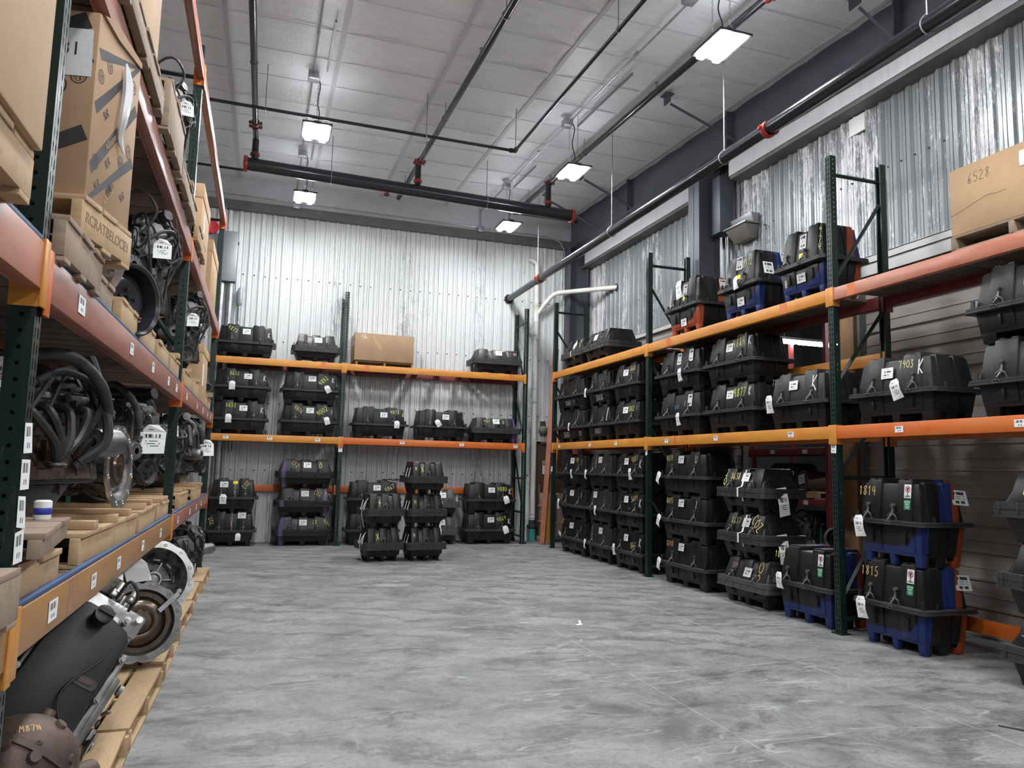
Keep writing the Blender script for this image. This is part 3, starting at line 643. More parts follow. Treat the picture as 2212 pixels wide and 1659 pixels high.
obj('wall_collar', lambda bm: torus(bm, (XW - 5.49 - .04, -1.5, 5.22), (1, 0, 0), .06, .015, 18, 5), RUB, t)
tag(obj('concrete_block', lambda bm: bxx(bm, 5.6, 5.95, YW - .35, YW - .1, 0, .1, .01), M('pale_block', (.45, .43, .4), .8)), 'small pale block on the floor at the foot of the drain pipe', 'block')
# alarm bell, sign, cabinet, conduits down the wall
t = thing('alarm_bell', 'round grey bell on the back wall above the brown door', 'bell', (5.73, YW - .03, 2.32))
obj('gong', lambda bm: lathe(bm, [(.09, -.02), (.105, -.03), (.1, -.055), (.07, -.08), (.03, -.09), (.001, -.092)], (0, 0, 0), (0, 1, 0), 24), M('grey_bell', (.17, .15, .15), .4, .2), t)
for ch in t.children: ch.rotation_euler = (0, 0, 0)
obj('back_box', lambda bm: bxx(bm, -.055, .055, -.03, .03, .03, .2), BROWN, t)
t = thing('door_sign', 'white notice sign with a dark heading on the brown door', 'sign', (5.9, YW - .055, 1.53))
obj('plate', lambda bm: bxx(bm, -.17, .17, -.002, .002, -.14, .14), WHT, t)
obj('heading_panel', lambda bm: bxx(bm, -.16, .16, -.004, -.002, .045, .13), M('navy_panel', (.015, .03, .07), .5), t)
for s, z, sz, m in (('NOTICE', .088, .08, WHT), ('DO NOT', -.005, .062, INK), ('THIS', -.085, .062, INK)):
    obj('lettering', text_mesh(s, sz), m, t, (-.0 if s != 'THIS' else .02, -.0052, z), (PI / 2, 0, 0))
t = thing('electrical_cabinet', 'tall grey electrical cabinet high on the back wall behind the left rack', 'cabinet', (-.82, YW - .15, 4.9))
obj('case', lambda bm: bxx(bm, -.17, .17, -.1, .1, 0, .98, .008), ZINC, t); obj('door_latch', lambda bm: bxx(bm, .17, .19, -.1, -.06, .72, .78), BLK, t)
for x, y, z in ((-.9, .08, 4.88), (-.74, .08, 4.88)):
    tag(obj('riser_conduit', lambda bm: cyl(bm, (x, YW - .12, 0), (x, YW - .12, z), .062, n=18), GALV), 'wide silver conduit dropping from the grey cabinet, %s of the pair' % ('left' if x < -.8 else 'right'), 'conduit', 'silver conduits under the cabinet')
t = thing('conduit_body', 'slim grey conduit with an oval access fitting beside the two wide conduits', 'conduit', (-.56, YW - .08, 4.2))
obj('tubing', lambda bm: cyl(bm, (0, 0, -2.5), (0, 0, .35), .03, n=12), GALV, t)
obj('oval_fitting', lambda bm: prism(bm, [(.045 * math.cos(a), .45 + .06 * math.sin(a) + (.12 if math.sin(a) > 0 else -.12)) for a in [2 * PI * i / 20 for i in range(20)]], -.05, .03, 'xz', .006), ZINC, t)
obj('strap', lambda bm: bxx(bm, -.4, .1, .03, .05, -.15, -.11), ZINC, t)
t = thing('fire_bell', 'red round bell low under the insulation behind the left rack', 'bell', (-1.13, YW - .12, 5.95))
obj('gong', lambda bm: lathe(bm, [(.05, .1), (.12, .03), (.125, 0), (.11, -.01), (.02, .02), (.001, .02)], (0, 0, 0), (0, 1, 0), 24), REDI, t)
t = thing('hose_bib', 'small brass valve with hanging pipe in front of the corner column', 'valve', (6.1, 14.62, 3.4))
obj('drop_pipe', lambda bm: tube(bm, [(0, .05, 1.6), (0, .05, .3), (.02, .02, .25), (.16, .0, .2)], .016, 8), IRON, t)
obj('valve_body', lambda bm: (cyl(bm, (.1, 0, .2), (.26, 0, .17), .032), cyl(bm, (.18, 0, .12), (.18, 0, .26), .028), box(bm, (.18, -.03, .26), (.08, .02, .02))), IRON, t)

# ================================================================== PALLET RACKING
# local frame of every rack part and tote: +X along the rack, -Y towards the aisle
RZ = {'R': -PI / 2, 'B': 0.0, 'L': PI / 2}
def base(side, a, off=0.0, z=0.0):
    """world point of a place on a rack: a = position along it, off = depth behind the front plane"""
    return {'R': (XR + off, a, z), 'B': (a, YB + off, z), 'L': (XL - off, a, z)}[side]
DEP = .72
_pc = {}
def upright(side, a, H, label, braces, top=.16):
    t = thing('rack_upright', label, 'rack upright', base(side, a), RZ[side], 'green rack uprights')
    def post(y0, flip):
        def f(bm):
            y1 = y0 + (.072 if not flip else -.072); th = .003
            ya, yb = min(y0, y1), max(y0, y1)
            web = (y0, y0 + th) if not flip else (y0 - th, y0)
            bxx(bm, -.038, .038, web[0], web[1], .01, H); bxx(bm, -.038, -.038 + th, ya, yb, .01, H); bxx(bm, .038 - th, .038, ya, yb, .01, H)
            lip = (yb - th, yb) if not flip else (ya, ya + th)
            bxx(bm, -.038, -.022, lip[0], lip[1], .01, H); bxx(bm, .022, .038, lip[0], lip[1], .01, H)
        return f
    k = ('f', H)
    if k not in _pc: _pc[k] = mesh('post', post(0, False), False); _pc[('r', H)] = mesh('post', post(0, True), False)
    obj('post', _pc[k], POST, t); obj('post', _pc[('r', H)], POST, t, (0, DEP, 0))
    for y in (.03, DEP - .03): obj('footplate', lambda bm: (bxx(bm, -.06, .07, y - .06, y + .06, 0, .012), cyl(bm, (.055, y - .035, 0), (.055, y - .035, .035), .009, n=8)), GREEN, t)
    for (za, zb) in braces:
        obj('brace', lambda bm: tube(bm, [(0, .07, za), (0, DEP - .07, zb)], .0215, 4), GREEN, t)
    return t
# braces: (height at front post, height at rear post)
up = lambda lo, n, st=.95, rise=.72: [(lo + i * st, lo + i * st + rise) for i in range(n)]
dn_ = lambda lo, n, st=.95, rise=.72: [(lo + i * st + rise, lo + i * st) for i in range(n)]
RH, LH = 4.79, 5.25
P1, P2, P3, P0 = 6.035, 9.842, 13.62, 2.23
upright('R', P1, RH, 'nearest green upright of the right rack, front post reaching above the pallet box', [(.14, .14), (1.5, 1.5), (4.6, 4.6), (.35, 1.2), (1.55, 2.2), (2.45, 3.2), (3.5, 4.35)])
upright('R', P2, RH, 'middle green upright of the right rack beside the orange-striped tote', [(.14, .14), (2.2, 2.2), (4.6, 4.6), (1.1, .3), (2.15, 1.2), (3.1, 2.25), (4.25, 3.4)])
upright('R', P3, RH, 'farthest green upright of the right rack, next to the leaning beams', [(.14, .14), (1.35, 1.35), (4.6, 4.6), (.95, .3), (2.2, 1.4), (3.1, 2.3), (4.2, 3.4)])
upright('R', P0, RH, 'green upright of the right rack beyond the right edge of the picture', [(.14, .14), (2.2, 2.2), (4.6, 4.6)])
B0, B1, B2 = -2.26, 1.40, 5.06
upright('B', B0, RH, 'green upright of the back rack hidden behind the left rack', [(.14, .14), (4.6, 4.6)])
upright('B', B1, RH, 'middle green upright of the back rack left of the cardboard box', [(.14, .14), (1.35, 1.35), (4.6, 4.6), (1.2, .3), (2.2, 1.4)])
upright('B', B2, RH, 'right end green upright of the back rack beside the white drain pipe', [(.14, .14), (.62, .62), (1.3, 1.3), (4.5, 4.5), (.7, 1.9), (2.1, 3.0), (3.2, 4.2)])
L0, L1, L2, L3 = -1.62, 2.69, 7.012, 11.42
upright('L', L0, LH, 'green upright of the left rack behind the camera', [(.14, .14), (4.9, 4.9)])
upright('L', L1, LH, 'nearest green upright of the left rack at the left edge of the picture', [(.14, .14), (.3, 1.0), (1.2, 2.0), (4.9, 4.9)])
upright('L', L2, LH, 'middle green upright of the left rack with orange beam clips', [(.14, .14), (4.95, 4.95), (1.4, 2.1), (2.5, 3.35), (3.75, 4.6), (.3, 1.0)])
upright('L', L3, LH, 'far green upright of the left rack in front of the grey cabinet', [(.14, .14), (5.0, 5.0), (1.3, 1.95), (2.4, 3.0), (4.2, 4.8), (3.5, 3.4)])
_rk = {}
def rack_beam(side, a0, a1, z, mat, label, labels=(), h=.125, off=0.0, cmat=None, blue=False, rear=False, patch=None):
    """a0..a1 along the rack; side R runs towards the camera"""
    lo, hi = min(a0, a1) + .04, max(a0, a1) - .04; ln = hi - lo
    o = base(side, hi if side == 'R' else lo, off, z)
    t = thing('rack_beam', label, 'rack beam', o, RZ[side], 'rack beams')
    y0, y1 = (-.012, .036) if not rear else (.0, .048)
    obj('beam', lambda bm: (bxx(bm, 0, ln, y0, y1, -h, 0, .004), bxx(bm, 0, ln, y1, y1 + .012, -h, -.035)), mat, t)
    def clip(x0, x1, w0):
        return lambda bm: (bxx(bm, x0, x1, y0 - .006, y0 + .002, -h - .055, .012, .002), bxx(bm, w0 - .003, w0 + .003, y0, y1 + .04, -h - .055, .012), [cyl(bm, (w0 + (.0), .03, -h - .03 + k * .08), (w0 + (.006 if w0 > 1 else -.006), .03, -h - .03 + k * .08), .008, n=8) for k in (0,)])
    cm = cmat or mat
    obj('beam_clip', clip(-.042, .012, -.001), cm, t); obj('beam_clip', clip(ln - .012, ln + .042, ln + .001), cm, t)
    if blue: obj('edge_strip', lambda bm: bxx(bm, .02, ln - .02, y0 + .004, y0 + .03, .001, .018, .003), BLUES, t)
    if patch:
        for (pa, pb, pm) in patch: obj('paint_patch', lambda bm: bxx(bm, pa, pb, y0 - .001, y0, -h + .004, -.004), pm, t)
    for (x, sz) in labels:
        l = quad_uv('rack_label', [((x - sz, y0 - .0035, -h / 2 + sz * .62), (x + sz, y0 - .0035, -h / 2 + sz * .62)), ((x - sz, y0 - .0035, -h / 2 - sz * .62), (x + sz, y0 - .0035, -h / 2 - sz * .62))], BARL, t)
    return t
def deck(side, a0, a1, z, label, bw=.14, gap=.012, mat=None, step=0, skip=()):
    lo, hi = min(a0, a1) + .05, max(a0, a1) - .05; ln = hi - lo
    t = thing('shelf_deck', label, 'shelf deck', base(side, hi if side == 'R' else lo, 0, z), RZ[side], 'wooden shelf decks')
    me = mesh('board', lambda bm: bxx(bm, 0, bw, .03, DEP - .03, -.03, -.002, .002)); n = int(ln / (bw + gap)); r = random.Random(label)
    for i in range(n):
        if i in skip: continue
        o = obj('board', me, mat or DECK, t, (i * (bw + gap), r.uniform(-.004, .004), r.uniform(-.002, 0)))
    return t
z1, z2 = 2.0, 3.387
# right rack
rack_beam('R', P2, P3, z1, AMBER, 'amber front beam of the lower shelf, far bay of the right rack', [(.35, .045), (1.75, .045), (2.75, .045)], patch=[(.2, .24, ORANGE)])
rack_beam('R', P1, P2, z1, AMBER, 'amber front beam of the lower shelf, middle bay of the right rack', [(.55, .045), (1.75, .045), (3.15, .045)], patch=[(.75, .8, ORANGE)])
rack_beam('R', P0, P1, z1, ORANGE, 'bright red-orange front beam of the lower shelf, near bay of the right rack', [(.78, .045), (1.9, .045)], cmat=AMBER)
rack_beam('R', P2, P3, z2, AMBER, 'amber front beam of the upper shelf, far bay of the right rack', patch=[(.1, .12, ORANGE)])
rack_beam('R', P1, P2, z2, AMBER, 'amber front beam of the upper shelf under the striped totes', patch=[(.55, .66, ORANGE), (3.0, 3.12, ORANGE)])
rack_beam('R', P0, P1, z2, FADEDP, 'worn pinkish front beam of the upper shelf under the pallet box', cmat=AMBER, patch=[(.2, .3, ORANGE)])
for (a, b, z, m, lb) in ((P2, P3, z1, ORANGE, 'rear beam of the lower shelf, far bay of the right rack'), (P1, P2, z1, ORANGE, 'rear beam of the lower shelf, middle bay of the right rack'), (P0, P1, z1, ORANGE, 'rear beam of the lower shelf, near bay of the right rack'),
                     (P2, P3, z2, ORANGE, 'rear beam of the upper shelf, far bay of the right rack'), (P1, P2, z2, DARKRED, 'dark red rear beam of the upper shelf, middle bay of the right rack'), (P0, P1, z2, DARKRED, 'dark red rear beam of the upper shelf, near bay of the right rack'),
                     (P1, P2, 2.79, AMBER, 'lone amber rear beam between the shelves, crossing the opening in the right wall'), (P0, P1, .3, ORANGE, 'low orange rear beam near the floor behind the blue-footed totes')):
    rack_beam('R', a, b, z, m, lb, off=DEP - .05, rear=True)
for (a, b, z, lb) in ((P2, P3, z1, 'board deck of the lower shelf, far bay of the right rack'), (P1, P2, z1, 'board deck of the lower shelf, middle bay of the right rack'), (P0, P1, z1, 'board deck of the lower shelf, near bay of the right rack'),
                  (P2, P3, z2, 'board deck of the upper shelf, far bay of the right rack'), (P1, P2, z2, 'board deck of the upper shelf, middle bay of the right rack'), (P0, P1, z2, 'board deck of the upper shelf, near bay of the right rack')):
    deck('R', a, b, z, lb, .285 if z > 3 else .14)
# back rack
rack_beam('B', B0, B1, z1, AMBER, 'amber front beam of the lower shelf, left bay of the back rack', [(1.6, .045), (2.35, .045), (3.2, .045)])
rack_beam('B', B1, B2, z1, ORANGE, 'red-orange front beam of the lower shelf, right bay of the back rack', [(1.12, .045), (2.3, .045), (3.42, .045)])
rack_beam('B', B0, B1, z2 + .012, AMBER, 'amber front beam of the upper shelf, left bay of the back rack', patch=[(3.2, 3.28, ORANGE)])
rack_beam('B', B1, B2, z2 + .012, AMBER, 'amber front beam of the upper shelf under the cardboard box, back rack', patch=[(.35, .42, ORANGE), (3.25, 3.31, ORANGE)])
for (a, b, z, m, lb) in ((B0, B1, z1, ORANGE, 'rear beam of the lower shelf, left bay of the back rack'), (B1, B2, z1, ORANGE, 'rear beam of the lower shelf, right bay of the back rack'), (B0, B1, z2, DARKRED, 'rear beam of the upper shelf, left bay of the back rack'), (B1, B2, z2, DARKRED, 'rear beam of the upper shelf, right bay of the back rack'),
                     (B0, B1, 1.08, ORANGE, 'low orange rear beam behind the purple-striped totes'), (B1, B2, 1.08, ORANGE, 'low orange rear beam behind the floor totes of the back rack')):
    rack_beam('B', a, b, z, m, lb, off=DEP - .05, rear=True)
deck('B', B0, B1, z1, 'board deck of the lower shelf, left bay of the back rack'); deck('B', B1, B2, z1, 'board deck of the lower shelf, right bay of the back rack')
deck('B', B0, B1, z2, 'board deck of the upper shelf, left bay of the back rack', .3, .07, skip=(3, 8)); deck('B', B1, B2, z2, 'board deck of the upper shelf, right bay of the back rack', .12, .11, mat=OLDW, skip=(2, 7, 9))
# left rack
a1_, a2_, a3_, a4_ = 1.044, 2.168, 3.45, 5.05
lb5 = [(.42, .05), (1.62, .05), (2.45, .05), (3.25, .05), (3.85, .05)]
rack_beam('L', L0, L1, a1_ - .02, TANB, 'tan front beam of the lower shelf at the left edge of the picture', h=.14, cmat=AMBER, blue=True)
rack_beam('L', L1, L2, a1_, TANB, 'long tan amber front beam of the lower shelf, left rack', [(.42, .06), (1.12, .05), (1.75, .05), (2.6, .05), (3.5, .05)], h=.15, cmat=AMBER, blue=True, patch=[(.66, .72, FADED)])
rack_beam('L', L2, L3, a1_, FADED, 'faded red front beam of the lower shelf, far bay of the left rack', lb5, h=.14, cmat=ORANGE, blue=True)
rack_beam('L', L0, L1, a2_ + .02, FADEDP, 'faded front beam of the middle shelf under the pallet at the left edge', h=.15, cmat=AMBER, blue=True)
rack_beam('L', L1, L2, a2_, FADED, 'faded red front beam of the middle shelf with five labels, left rack', [(.45, .055), (1.62, .05), (2.45, .05), (3.3, .05), (3.85, .05)], h=.15, cmat=ORANGE, blue=True)
rack_beam('L', L2, L3, a2_, FADED, 'faded red front beam of the middle shelf, far bay of the left rack', lb5, h=.14, cmat=ORANGE, blue=True)
rack_beam('L', L0, L1, a3_, FADED, 'faded front beam of the upper shelf beyond the top left corner', h=.14)
rack_beam('L', L1, L2, a3_, FADED, 'shiny faded red front beam of the upper shelf, left rack', h=.15, cmat=ORANGE)
rack_beam('L', L2, L3, a3_, FADED, 'faded red front beam of the upper shelf, far bay of the left rack', h=.14, cmat=ORANGE)
rack_beam('L', L1, L2, a4_, FADED, 'topmost faded red beam of the left rack, nearer one', h=.13, cmat=ORANGE)
rack_beam('L', L2, L3, a4_, FADED, 'topmost faded red beam of the left rack, farther one', h=.13, cmat=ORANGE)
for i, (a, b) in enumerate(((L0, L1), (L1, L2), (L2, L3))):
    for j, (z, nm) in enumerate(((a1_, 'lower'), (a2_, 'middle'), (a3_, 'upper'))):
        bay = ('near', 'middle', 'far')[i]
        rack_beam('L', a, b, z, FADED, 'rear beam of the %s shelf, %s bay of the left rack' % (nm, bay), h=.14, off=DEP - .05, rear=True)
        deck('L', a, b, z, 'board deck of the %s shelf, %s bay of the left rack' % (nm, bay), .2 if j < 2 else .32, .02)
# labels stuck on the posts
def post_label(side, a, z, label, n=1, sz=.035, dx=0.0):
    p = base(side, a, -.003, z); t = thing('location_label', label, 'label', p, RZ[side], 'white location labels on the posts')
    for i in range(n):
        r = random.Random(i + z)
        quad_uv('printed_card', [((-sz + dx, 0, -i * sz * 3.1), (sz + dx, 0 - .004 * (i % 2), -i * sz * 3.1 + r.uniform(-.01, .01))), ((-sz + dx, -.002, -sz * 2.6 - i * sz * 3.1), (sz + dx, -.006, -sz * 2.6 - i * sz * 3.1 + r.uniform(-.01, .01)))], BARL, t)
post_label('L', L1, 1.62, 'strip of five white barcode labels down the nearest left post', 5, .036)
post_label('R', P1, 1.83, 'white barcode label on the near right post just under the beam', 1, .036)
post_label('R', P2, 1.82, 'white label on the middle right post just under the beam', 1, .03)
post_label('R', P3, 1.55, 'white label on the farthest right post below the beam', 1, .035)
post_label('B', B1, 1.82, 'white label on the middle post of the back rack', 1, .036)
post_label('L', L2, 1.8, 'white label on the middle left post beside the engine hoses', 1, .034)

# ================================================================== TOTES
_tc = {}
def tote_meshes(mode, W, D, H, hr):
    key = (mode, round(W, 3), D, H, hr)
    if key in _tc: return _tc[key]
    A = mode == 'A'; a, bx_, by_ = (.07, .115, .11) if A else (.055, .15, .15); w2, d2 = W / 2, D / 2
    def lid(bm):
        z0 = hr - .012
        frust(bm, (-w2 + a, w2 - a, -d2 + a, d2 - a), (-w2 + bx_, w2 - bx_, -d2 + by_, d2 - by_), z0, H - .03, .02)
        p = .013
        for s in (-1, 1):
            x0, x1 = (.115, .32) if A else (.2, .4)
            xa, xb = sorted((s * x0 * W, s * x1 * W)); k = .93
            frust(bm, (xa, xb, -d2 + a - p, d2 - a + p), (xa * k, xb * k, -d2 + by_ - p, d2 - by_ + p), z0, H, .014)
            if A:
                for q in (.22, .78):
                    xm = (xa + (xb - xa) * q) * k; bxx(bm, xm - .028, xm + .028, -d2 + by_ + .0, d2 - by_, H - .012, H + .012, .008)
            # side ribs
            for yy in ((-.28, -.06), (.06, .28)):
                ya, yb = yy[0] * D, yy[1] * D
                if s > 0: frust(bm, (w2 - a - .05, w2 - a + p, ya, yb), (w2 - bx_ - .05, w2 - bx_ + p, ya * .9, yb * .9), z0, H - .015, .012)
                else: frust(bm, (-w2 + a - p, -w2 + a + .05, ya, yb), (-w2 + bx_ - p, -w2 + bx_ + .05, ya * .9, yb * .9), z0, H - .015, .012)
            if A:
                cyl(bm, (s * (w2 - .065), -d2 + .055, hr), (s * (w2 - .065), -d2 + .06, hr + .085), .02, .017, 10)
                cyl(bm, (s * (w2 - .05), -d2 + .2, hr), (s * (w2 - .055), -d2 + .2, hr + .07), .018, .015, 8)
                torus(bm, (s * (w2 - .06), .07, hr + .04), (1, 0, 0), .035, .009, 10, 5, 0, PI)
        if not A: frust(bm, (-.1 * W, .1 * W, -d2 + a - p, d2 - a + p), (-.08 * W, .08 * W, -d2 + by_ - p, d2 - by_ + p), z0, H - .004, .012)
    def bs(bm):
        t_ = .07 if A else .05; b_ = .105 if A else .11
        g = lambda z: t_ + (b_ - t_) * (1 - z / hr)
        zf = .085 if H < .7 else .1
        frust(bm, (-w2 + g(zf), w2 - g(zf), -d2 + g(zf), d2 - g(zf)), (-w2 + t_, w2 - t_, -d2 + t_, d2 - t_), zf - .01, hr - .01, .012)
        g0 = g(0)
        for (xa, xb) in ((-w2, -.27 * W), (-.06 * W, .06 * W), (.27 * W, w2)):
            for (ya, yb) in ((-d2, -d2 + .2), (-.07, .07), (d2 - .2, d2)):
                def rg(zz, l):
                    gg = g(zz); q = .02 * (1 - zz / hr)
                    return (max(xa, -w2 + gg) + (0 if xa <= -w2 else q), min(xb, w2 - gg) - (0 if xb >= w2 else q), max(ya, -d2 + gg) + (0 if ya <= -d2 else q), min(yb, d2 - gg) - (0 if yb >= d2 else q))
                frust(bm, rg(0, 0), rg(zf + .03, 0), 0, zf + .03, .012)
        for s in (-1, 1):      # raised panels and latch pockets
            xa, xb = sorted((s * .115 * W, s * .32 * W)) if A else sorted((s * .2 * W, s * .4 * W)); gz = g(zf + .02)
            frust(bm, (xa, xb, -d2 + gz - .01, -d2 + gz + .05), (xa, xb, -d2 + t_ - .01, -d2 + t_ + .05), zf + .02, hr - .02, .006)
            xm = s * .22 * W; bxx(bm, xm - .014, xm + .014, -d2 + t_ - .017, -d2 + t_ + .03, hr * .5, hr * .8, .004)
            for yy in (-.2, .2):
                if s > 0: frust(bm, (w2 - gz - .05, w2 - gz + .01, (yy - .1) * D, (yy + .1) * D), (w2 - t_ - .05, w2 - t_ + .01, (yy - .1) * D, (yy + .1) * D), zf + .02, hr - .02, .006)
                else: frust(bm, (-w2 + gz - .01, -w2 + gz + .05, (yy - .1) * D, (yy + .1) * D), (-w2 + t_ - .01, -w2 + t_ + .05, (yy - .1) * D, (yy + .1) * D), zf + .02, hr - .02, .006)
    def rim(bm):
        if A:
            for (za, zb, e) in ((hr - .021, hr - .002, 0), (hr + .002, hr + .018, -.004), (hr - .003, hr + .003, -.012)):
                A_ = [bm.verts.new((x, y, za)) for x, y in rrect(w2 + e, d2 + e, .07)]; B_ = [bm.verts.new((x, y, zb)) for x, y in rrect(w2 + e, d2 + e, .07)]
                bridge(bm, A_, B_); bm.faces.new(A_[::-1]); bm.faces.new(B_)
        else:
            for (za, zb, e) in ((hr - .095, hr - .05, -.002), (hr - .045, hr - .005, 0), (hr - .052, hr - .043, -.01), (hr - .104, hr - .092, .006), (hr - .008, hr + .006, -.006)):
                A_ = [bm.verts.new((x, y, za)) for x, y in rrect(w2 + e, d2 + e, .06)]; B_ = [bm.verts.new((x, y, zb)) for x, y in rrect(w2 + e, d2 + e, .06)]
                bridge(bm, A_, B_); bm.faces.new(A_[::-1]); bm.faces.new(B_)
            for k in range(7):
                x = (-.43 + .1433 * k) * W; bxx(bm, x - .008, x + .008, -d2 - .005, -d2 + .01, hr - .09, hr + .004, .002)
            for k in range(4):
                y = (-.36 + .24 * k) * D
                for s in (-1, 1): bxx(bm, s * w2 - .006 * s, s * (w2 + .005), y - .008, y + .008, hr - .09, hr + .004)
    def latch(bm):
        y0 = -d2 + a - .02; zb = hr + (.15 if A else .06); sl = (by_ - a) / (H - hr)
        tube(bm, [(0, y0 + sl * .15, zb), (0, y0 - .004 + sl * .08, hr + .08), (.004, -d2 - .006, hr + .02)], [.008, .011, .008], 6)
        cyl(bm, (0, y0 + .02 + sl * .15, zb), (0, y0 - .018 + sl * .15, zb), .017, n=10)
        for s in (-1, 1): torus(bm, (s * .014, -d2 - .004, hr - .004), (0, 1, .2), .015, .0035, 10, 4)
        tube(bm, [(-.045, y0 + .006, hr + .02), (-.04, y0 - .004, hr + .06), (0, y0 - .006, hr + .085), (.04, y0 - .004, hr + .06), (.045, y0 + .006, hr + .02)], .008, 6)
    m = (mesh('lid', lid), mesh('tote_base', bs), mesh('rim', rim), mesh('latch', latch))
    _tc[key] = m; return m
def recol(me, mat):
    m = me.copy(); m.materials.clear(); m.materials.append(mat); return m
def tote(side, a0, a1, z, label, mode='A', D=.64, H=None, hr=None, marks=(), lidm=None, basem=None, off=-.03, group='black totes', yaw=0.0, latches=2, loc=None, tint=None):
    W = abs(a1 - a0); H = H or (.605 if mode == 'A' else .525); hr = hr or (.272 if mode == 'A' else .29)
    A = mode == 'A'; a, by_ = (.07, .11) if A else (.055, .15); d2 = D / 2; ww = W
    if loc is None:
        p = Vector(base(side, (a0 + a1) / 2, off + d2, z))
    else: p = Vector((*loc, z))
    t = thing('storage_tote', label, 'storage tote', p, RZ[side] + yaw, group)
    ml, mb, mr, mt = tote_meshes(mode, W, D, H, hr)
    lm = lidm or PLAS; bmn = basem or PLAS
    key = (id(ml), lm.name)
    if key not in _tc: _tc[key] = recol(ml, lm)
    kb = (id(mb), bmn.name)
    if kb not in _tc: _tc[kb] = recol(mb, bmn)
    obj('tote_base', _tc[kb], bmn, t); obj('lid', _tc[key], lm, t); obj('rim', mr, tint or RIMM, t)
    for s in (((-.27, .07) if H > .7 else (-.225, .235)) if latches == 2 else (0,)): obj('latch', mt, LATCH, t, (s * W, 0, 0))
    def sp(off_=.003, proud=False):
        def f(x, zz):
            if zz > hr:
                r0, r1 = (.115, .32) if A else (.2, .4); z0 = hr - .012
                on = proud or r0 * W * .92 - .012 < abs(x) < r1 * W + .012 or (not A and abs(x) < .1 * W + .005)
                k = (zz - z0) / ((H if on else H - .03) - z0); y = -d2 + a + (by_ - a) * k - (.0135 if on else 0)
            else:
                y = -d2 + (.07 if A else .05) + (.035 if A else .06) * (1 - zz / hr) - .012
            return (x, y - off_, zz)
        return f
    f = sp(); fw = sp(.003, True)
    for mk in marks:
        kd, x, zz = mk[0], mk[1] * W / 2, mk[2] * H
        if kd == 's' or kd == 'S' or kd == 'y':   # glued labels
            sw, sh = {'s': (.068, .05), 'S': (.05, .08), 'y': (.04, .026)}[kd]; ml_ = {'s': STICK, 'S': STICK2, 'y': YEL}[kd]; dd_ = min(abs(abs(x) - q * W) for q in ((.115, .32) if A else (.1, .2, .4))); g0 = sp(.003); xc = x
            if dd_ < sw:
                g = lambda a_, b_, xc=xc: (a_, min(g0(q_, b_)[1] for q_ in (xc - sw, xc, xc + sw)), b_)
            else: g = g0
            quad_uv('label_sticker', [(g(x - sw, zz + sh), g(x + sw, zz + sh)), (g(x - sw, zz - sh), g(x + sw, zz - sh))], ml_, t)
        elif kd == 't':                             # handwriting: ('t', x, z, string, size, material[, angle, vertical])
            write('crayon_writing', mk[3], fw, x, zz, mk[4], mk[5], t, mk[6] if len(mk) > 6 else 0, vert=(mk[7] if len(mk) > 7 else False))
        elif kd == 'h':                             # hanging card tied to a latch
            an = mk[3] if len(mk) > 3 else 0.0; s_ = mk[4] if len(mk) > 4 else 1.0; ph = mk[5] if len(mk) > 5 else .3
            rows = []
            for i in range(6):
                q = i / 5; ly = -d2 - .03 - .02 * math.sin(q * PI * .8 + ph); w_ = .044 * s_ * (1 if i else .55); cx_ = x + math.sin(an) * q * .13 * s_; cz_ = zz - math.cos(an) * q * .13 * s_
                rows.append(((cx_ - w_ * math.cos(an), ly + .012 * math.sin(q * 3), cz_ - w_ * math.sin(an)), (cx_ + w_ * math.cos(an), ly - .012 * math.sin(q * 3), cz_ + w_ * math.sin(an))))
            quad_uv('hang_tag', rows, PAPER if s_ > 1.2 else PLAINP, t)
        elif kd == 'w':                             # white tape running down over the rim
            pts = []
            for zq in (H - .02, H * .8, hr + .02, hr + .005, hr - .1, hr - .11, .14): 
                y = -d2 - .012 if hr - .105 < zq < hr + .01 else f(x, min(zq, H - .03))[1] - .004
                pts.append(((x - .014, y, zq), (x + .014, y, zq)))
            quad_uv('paper_strip', pts, PLAINP, t)
    return t
def notice_stickers(t, W, D, H, hr, xf=.42):
    """red no-stacking sign above a green sticker"""
    a, by_ = .07, .11; d2 = D / 2; x = xf * W / 2
    def P(xx, zz, o): return Vector((x + xx, -d2 + a + (by_ - a) * (zz - hr + .012) / (H - hr + .012) - .0135 - o, zz))
    s = math.atan2(by_ - a, H - hr); z0 = hr + (H - hr) * .74
    o = obj('warning_sticker', lambda bm: (box(bm, (0, 0, 0), (.075, .001, .12))), WHT, t, P(0, z0, .002), (-s, 0, 0)); ring = obj('red_ring', lambda bm: (torus(bm, (0, -.001, .018), (0, 1, 0), .026, .0035, 22, 4), box(bm, (0, -.0015, .018), (.05, .001, .006), Matrix.Rotation(.8, 3, 'Y'))), REDI, o)
    obj('symbol', lambda bm: (bxx(bm, -.012, .004, -.0022, -.0008, .004, .03), bxx(bm, .003, .014, -.0022, -.0008, .018, .036), bxx(bm, -.004, .002, -.0022, -.0008, -.05, .01), bxx(bm, -.03, .03, -.0022, -.0008, -.05, -.044), bxx(bm, -.02, .024, -.0022, -.0008, -.038, -.034)), INK, o)
    z0 = hr + (H - hr) * .43
    o = obj('deposit_sticker', lambda bm: box(bm, (0, 0, 0), (.066, .001, .085)), GRN, t, P(0, z0, .002), (-s, 0, 0))
    for st, dz, sz in (('DEPOSIT', .024, .018), ('PART', .004, .02)): obj('lettering', text_mesh(st, sz, .0004), WHT, o, (0, -.0014, dz), (PI / 2, 0, 0))
    obj('small_print', lambda bm: [bxx(bm, -.025 + .006 * k, .024 - .004 * k, -.0018, -.0006, -.014 - .009 * k, -.0115 - .009 * k) for k in range(3)], WHT, o)
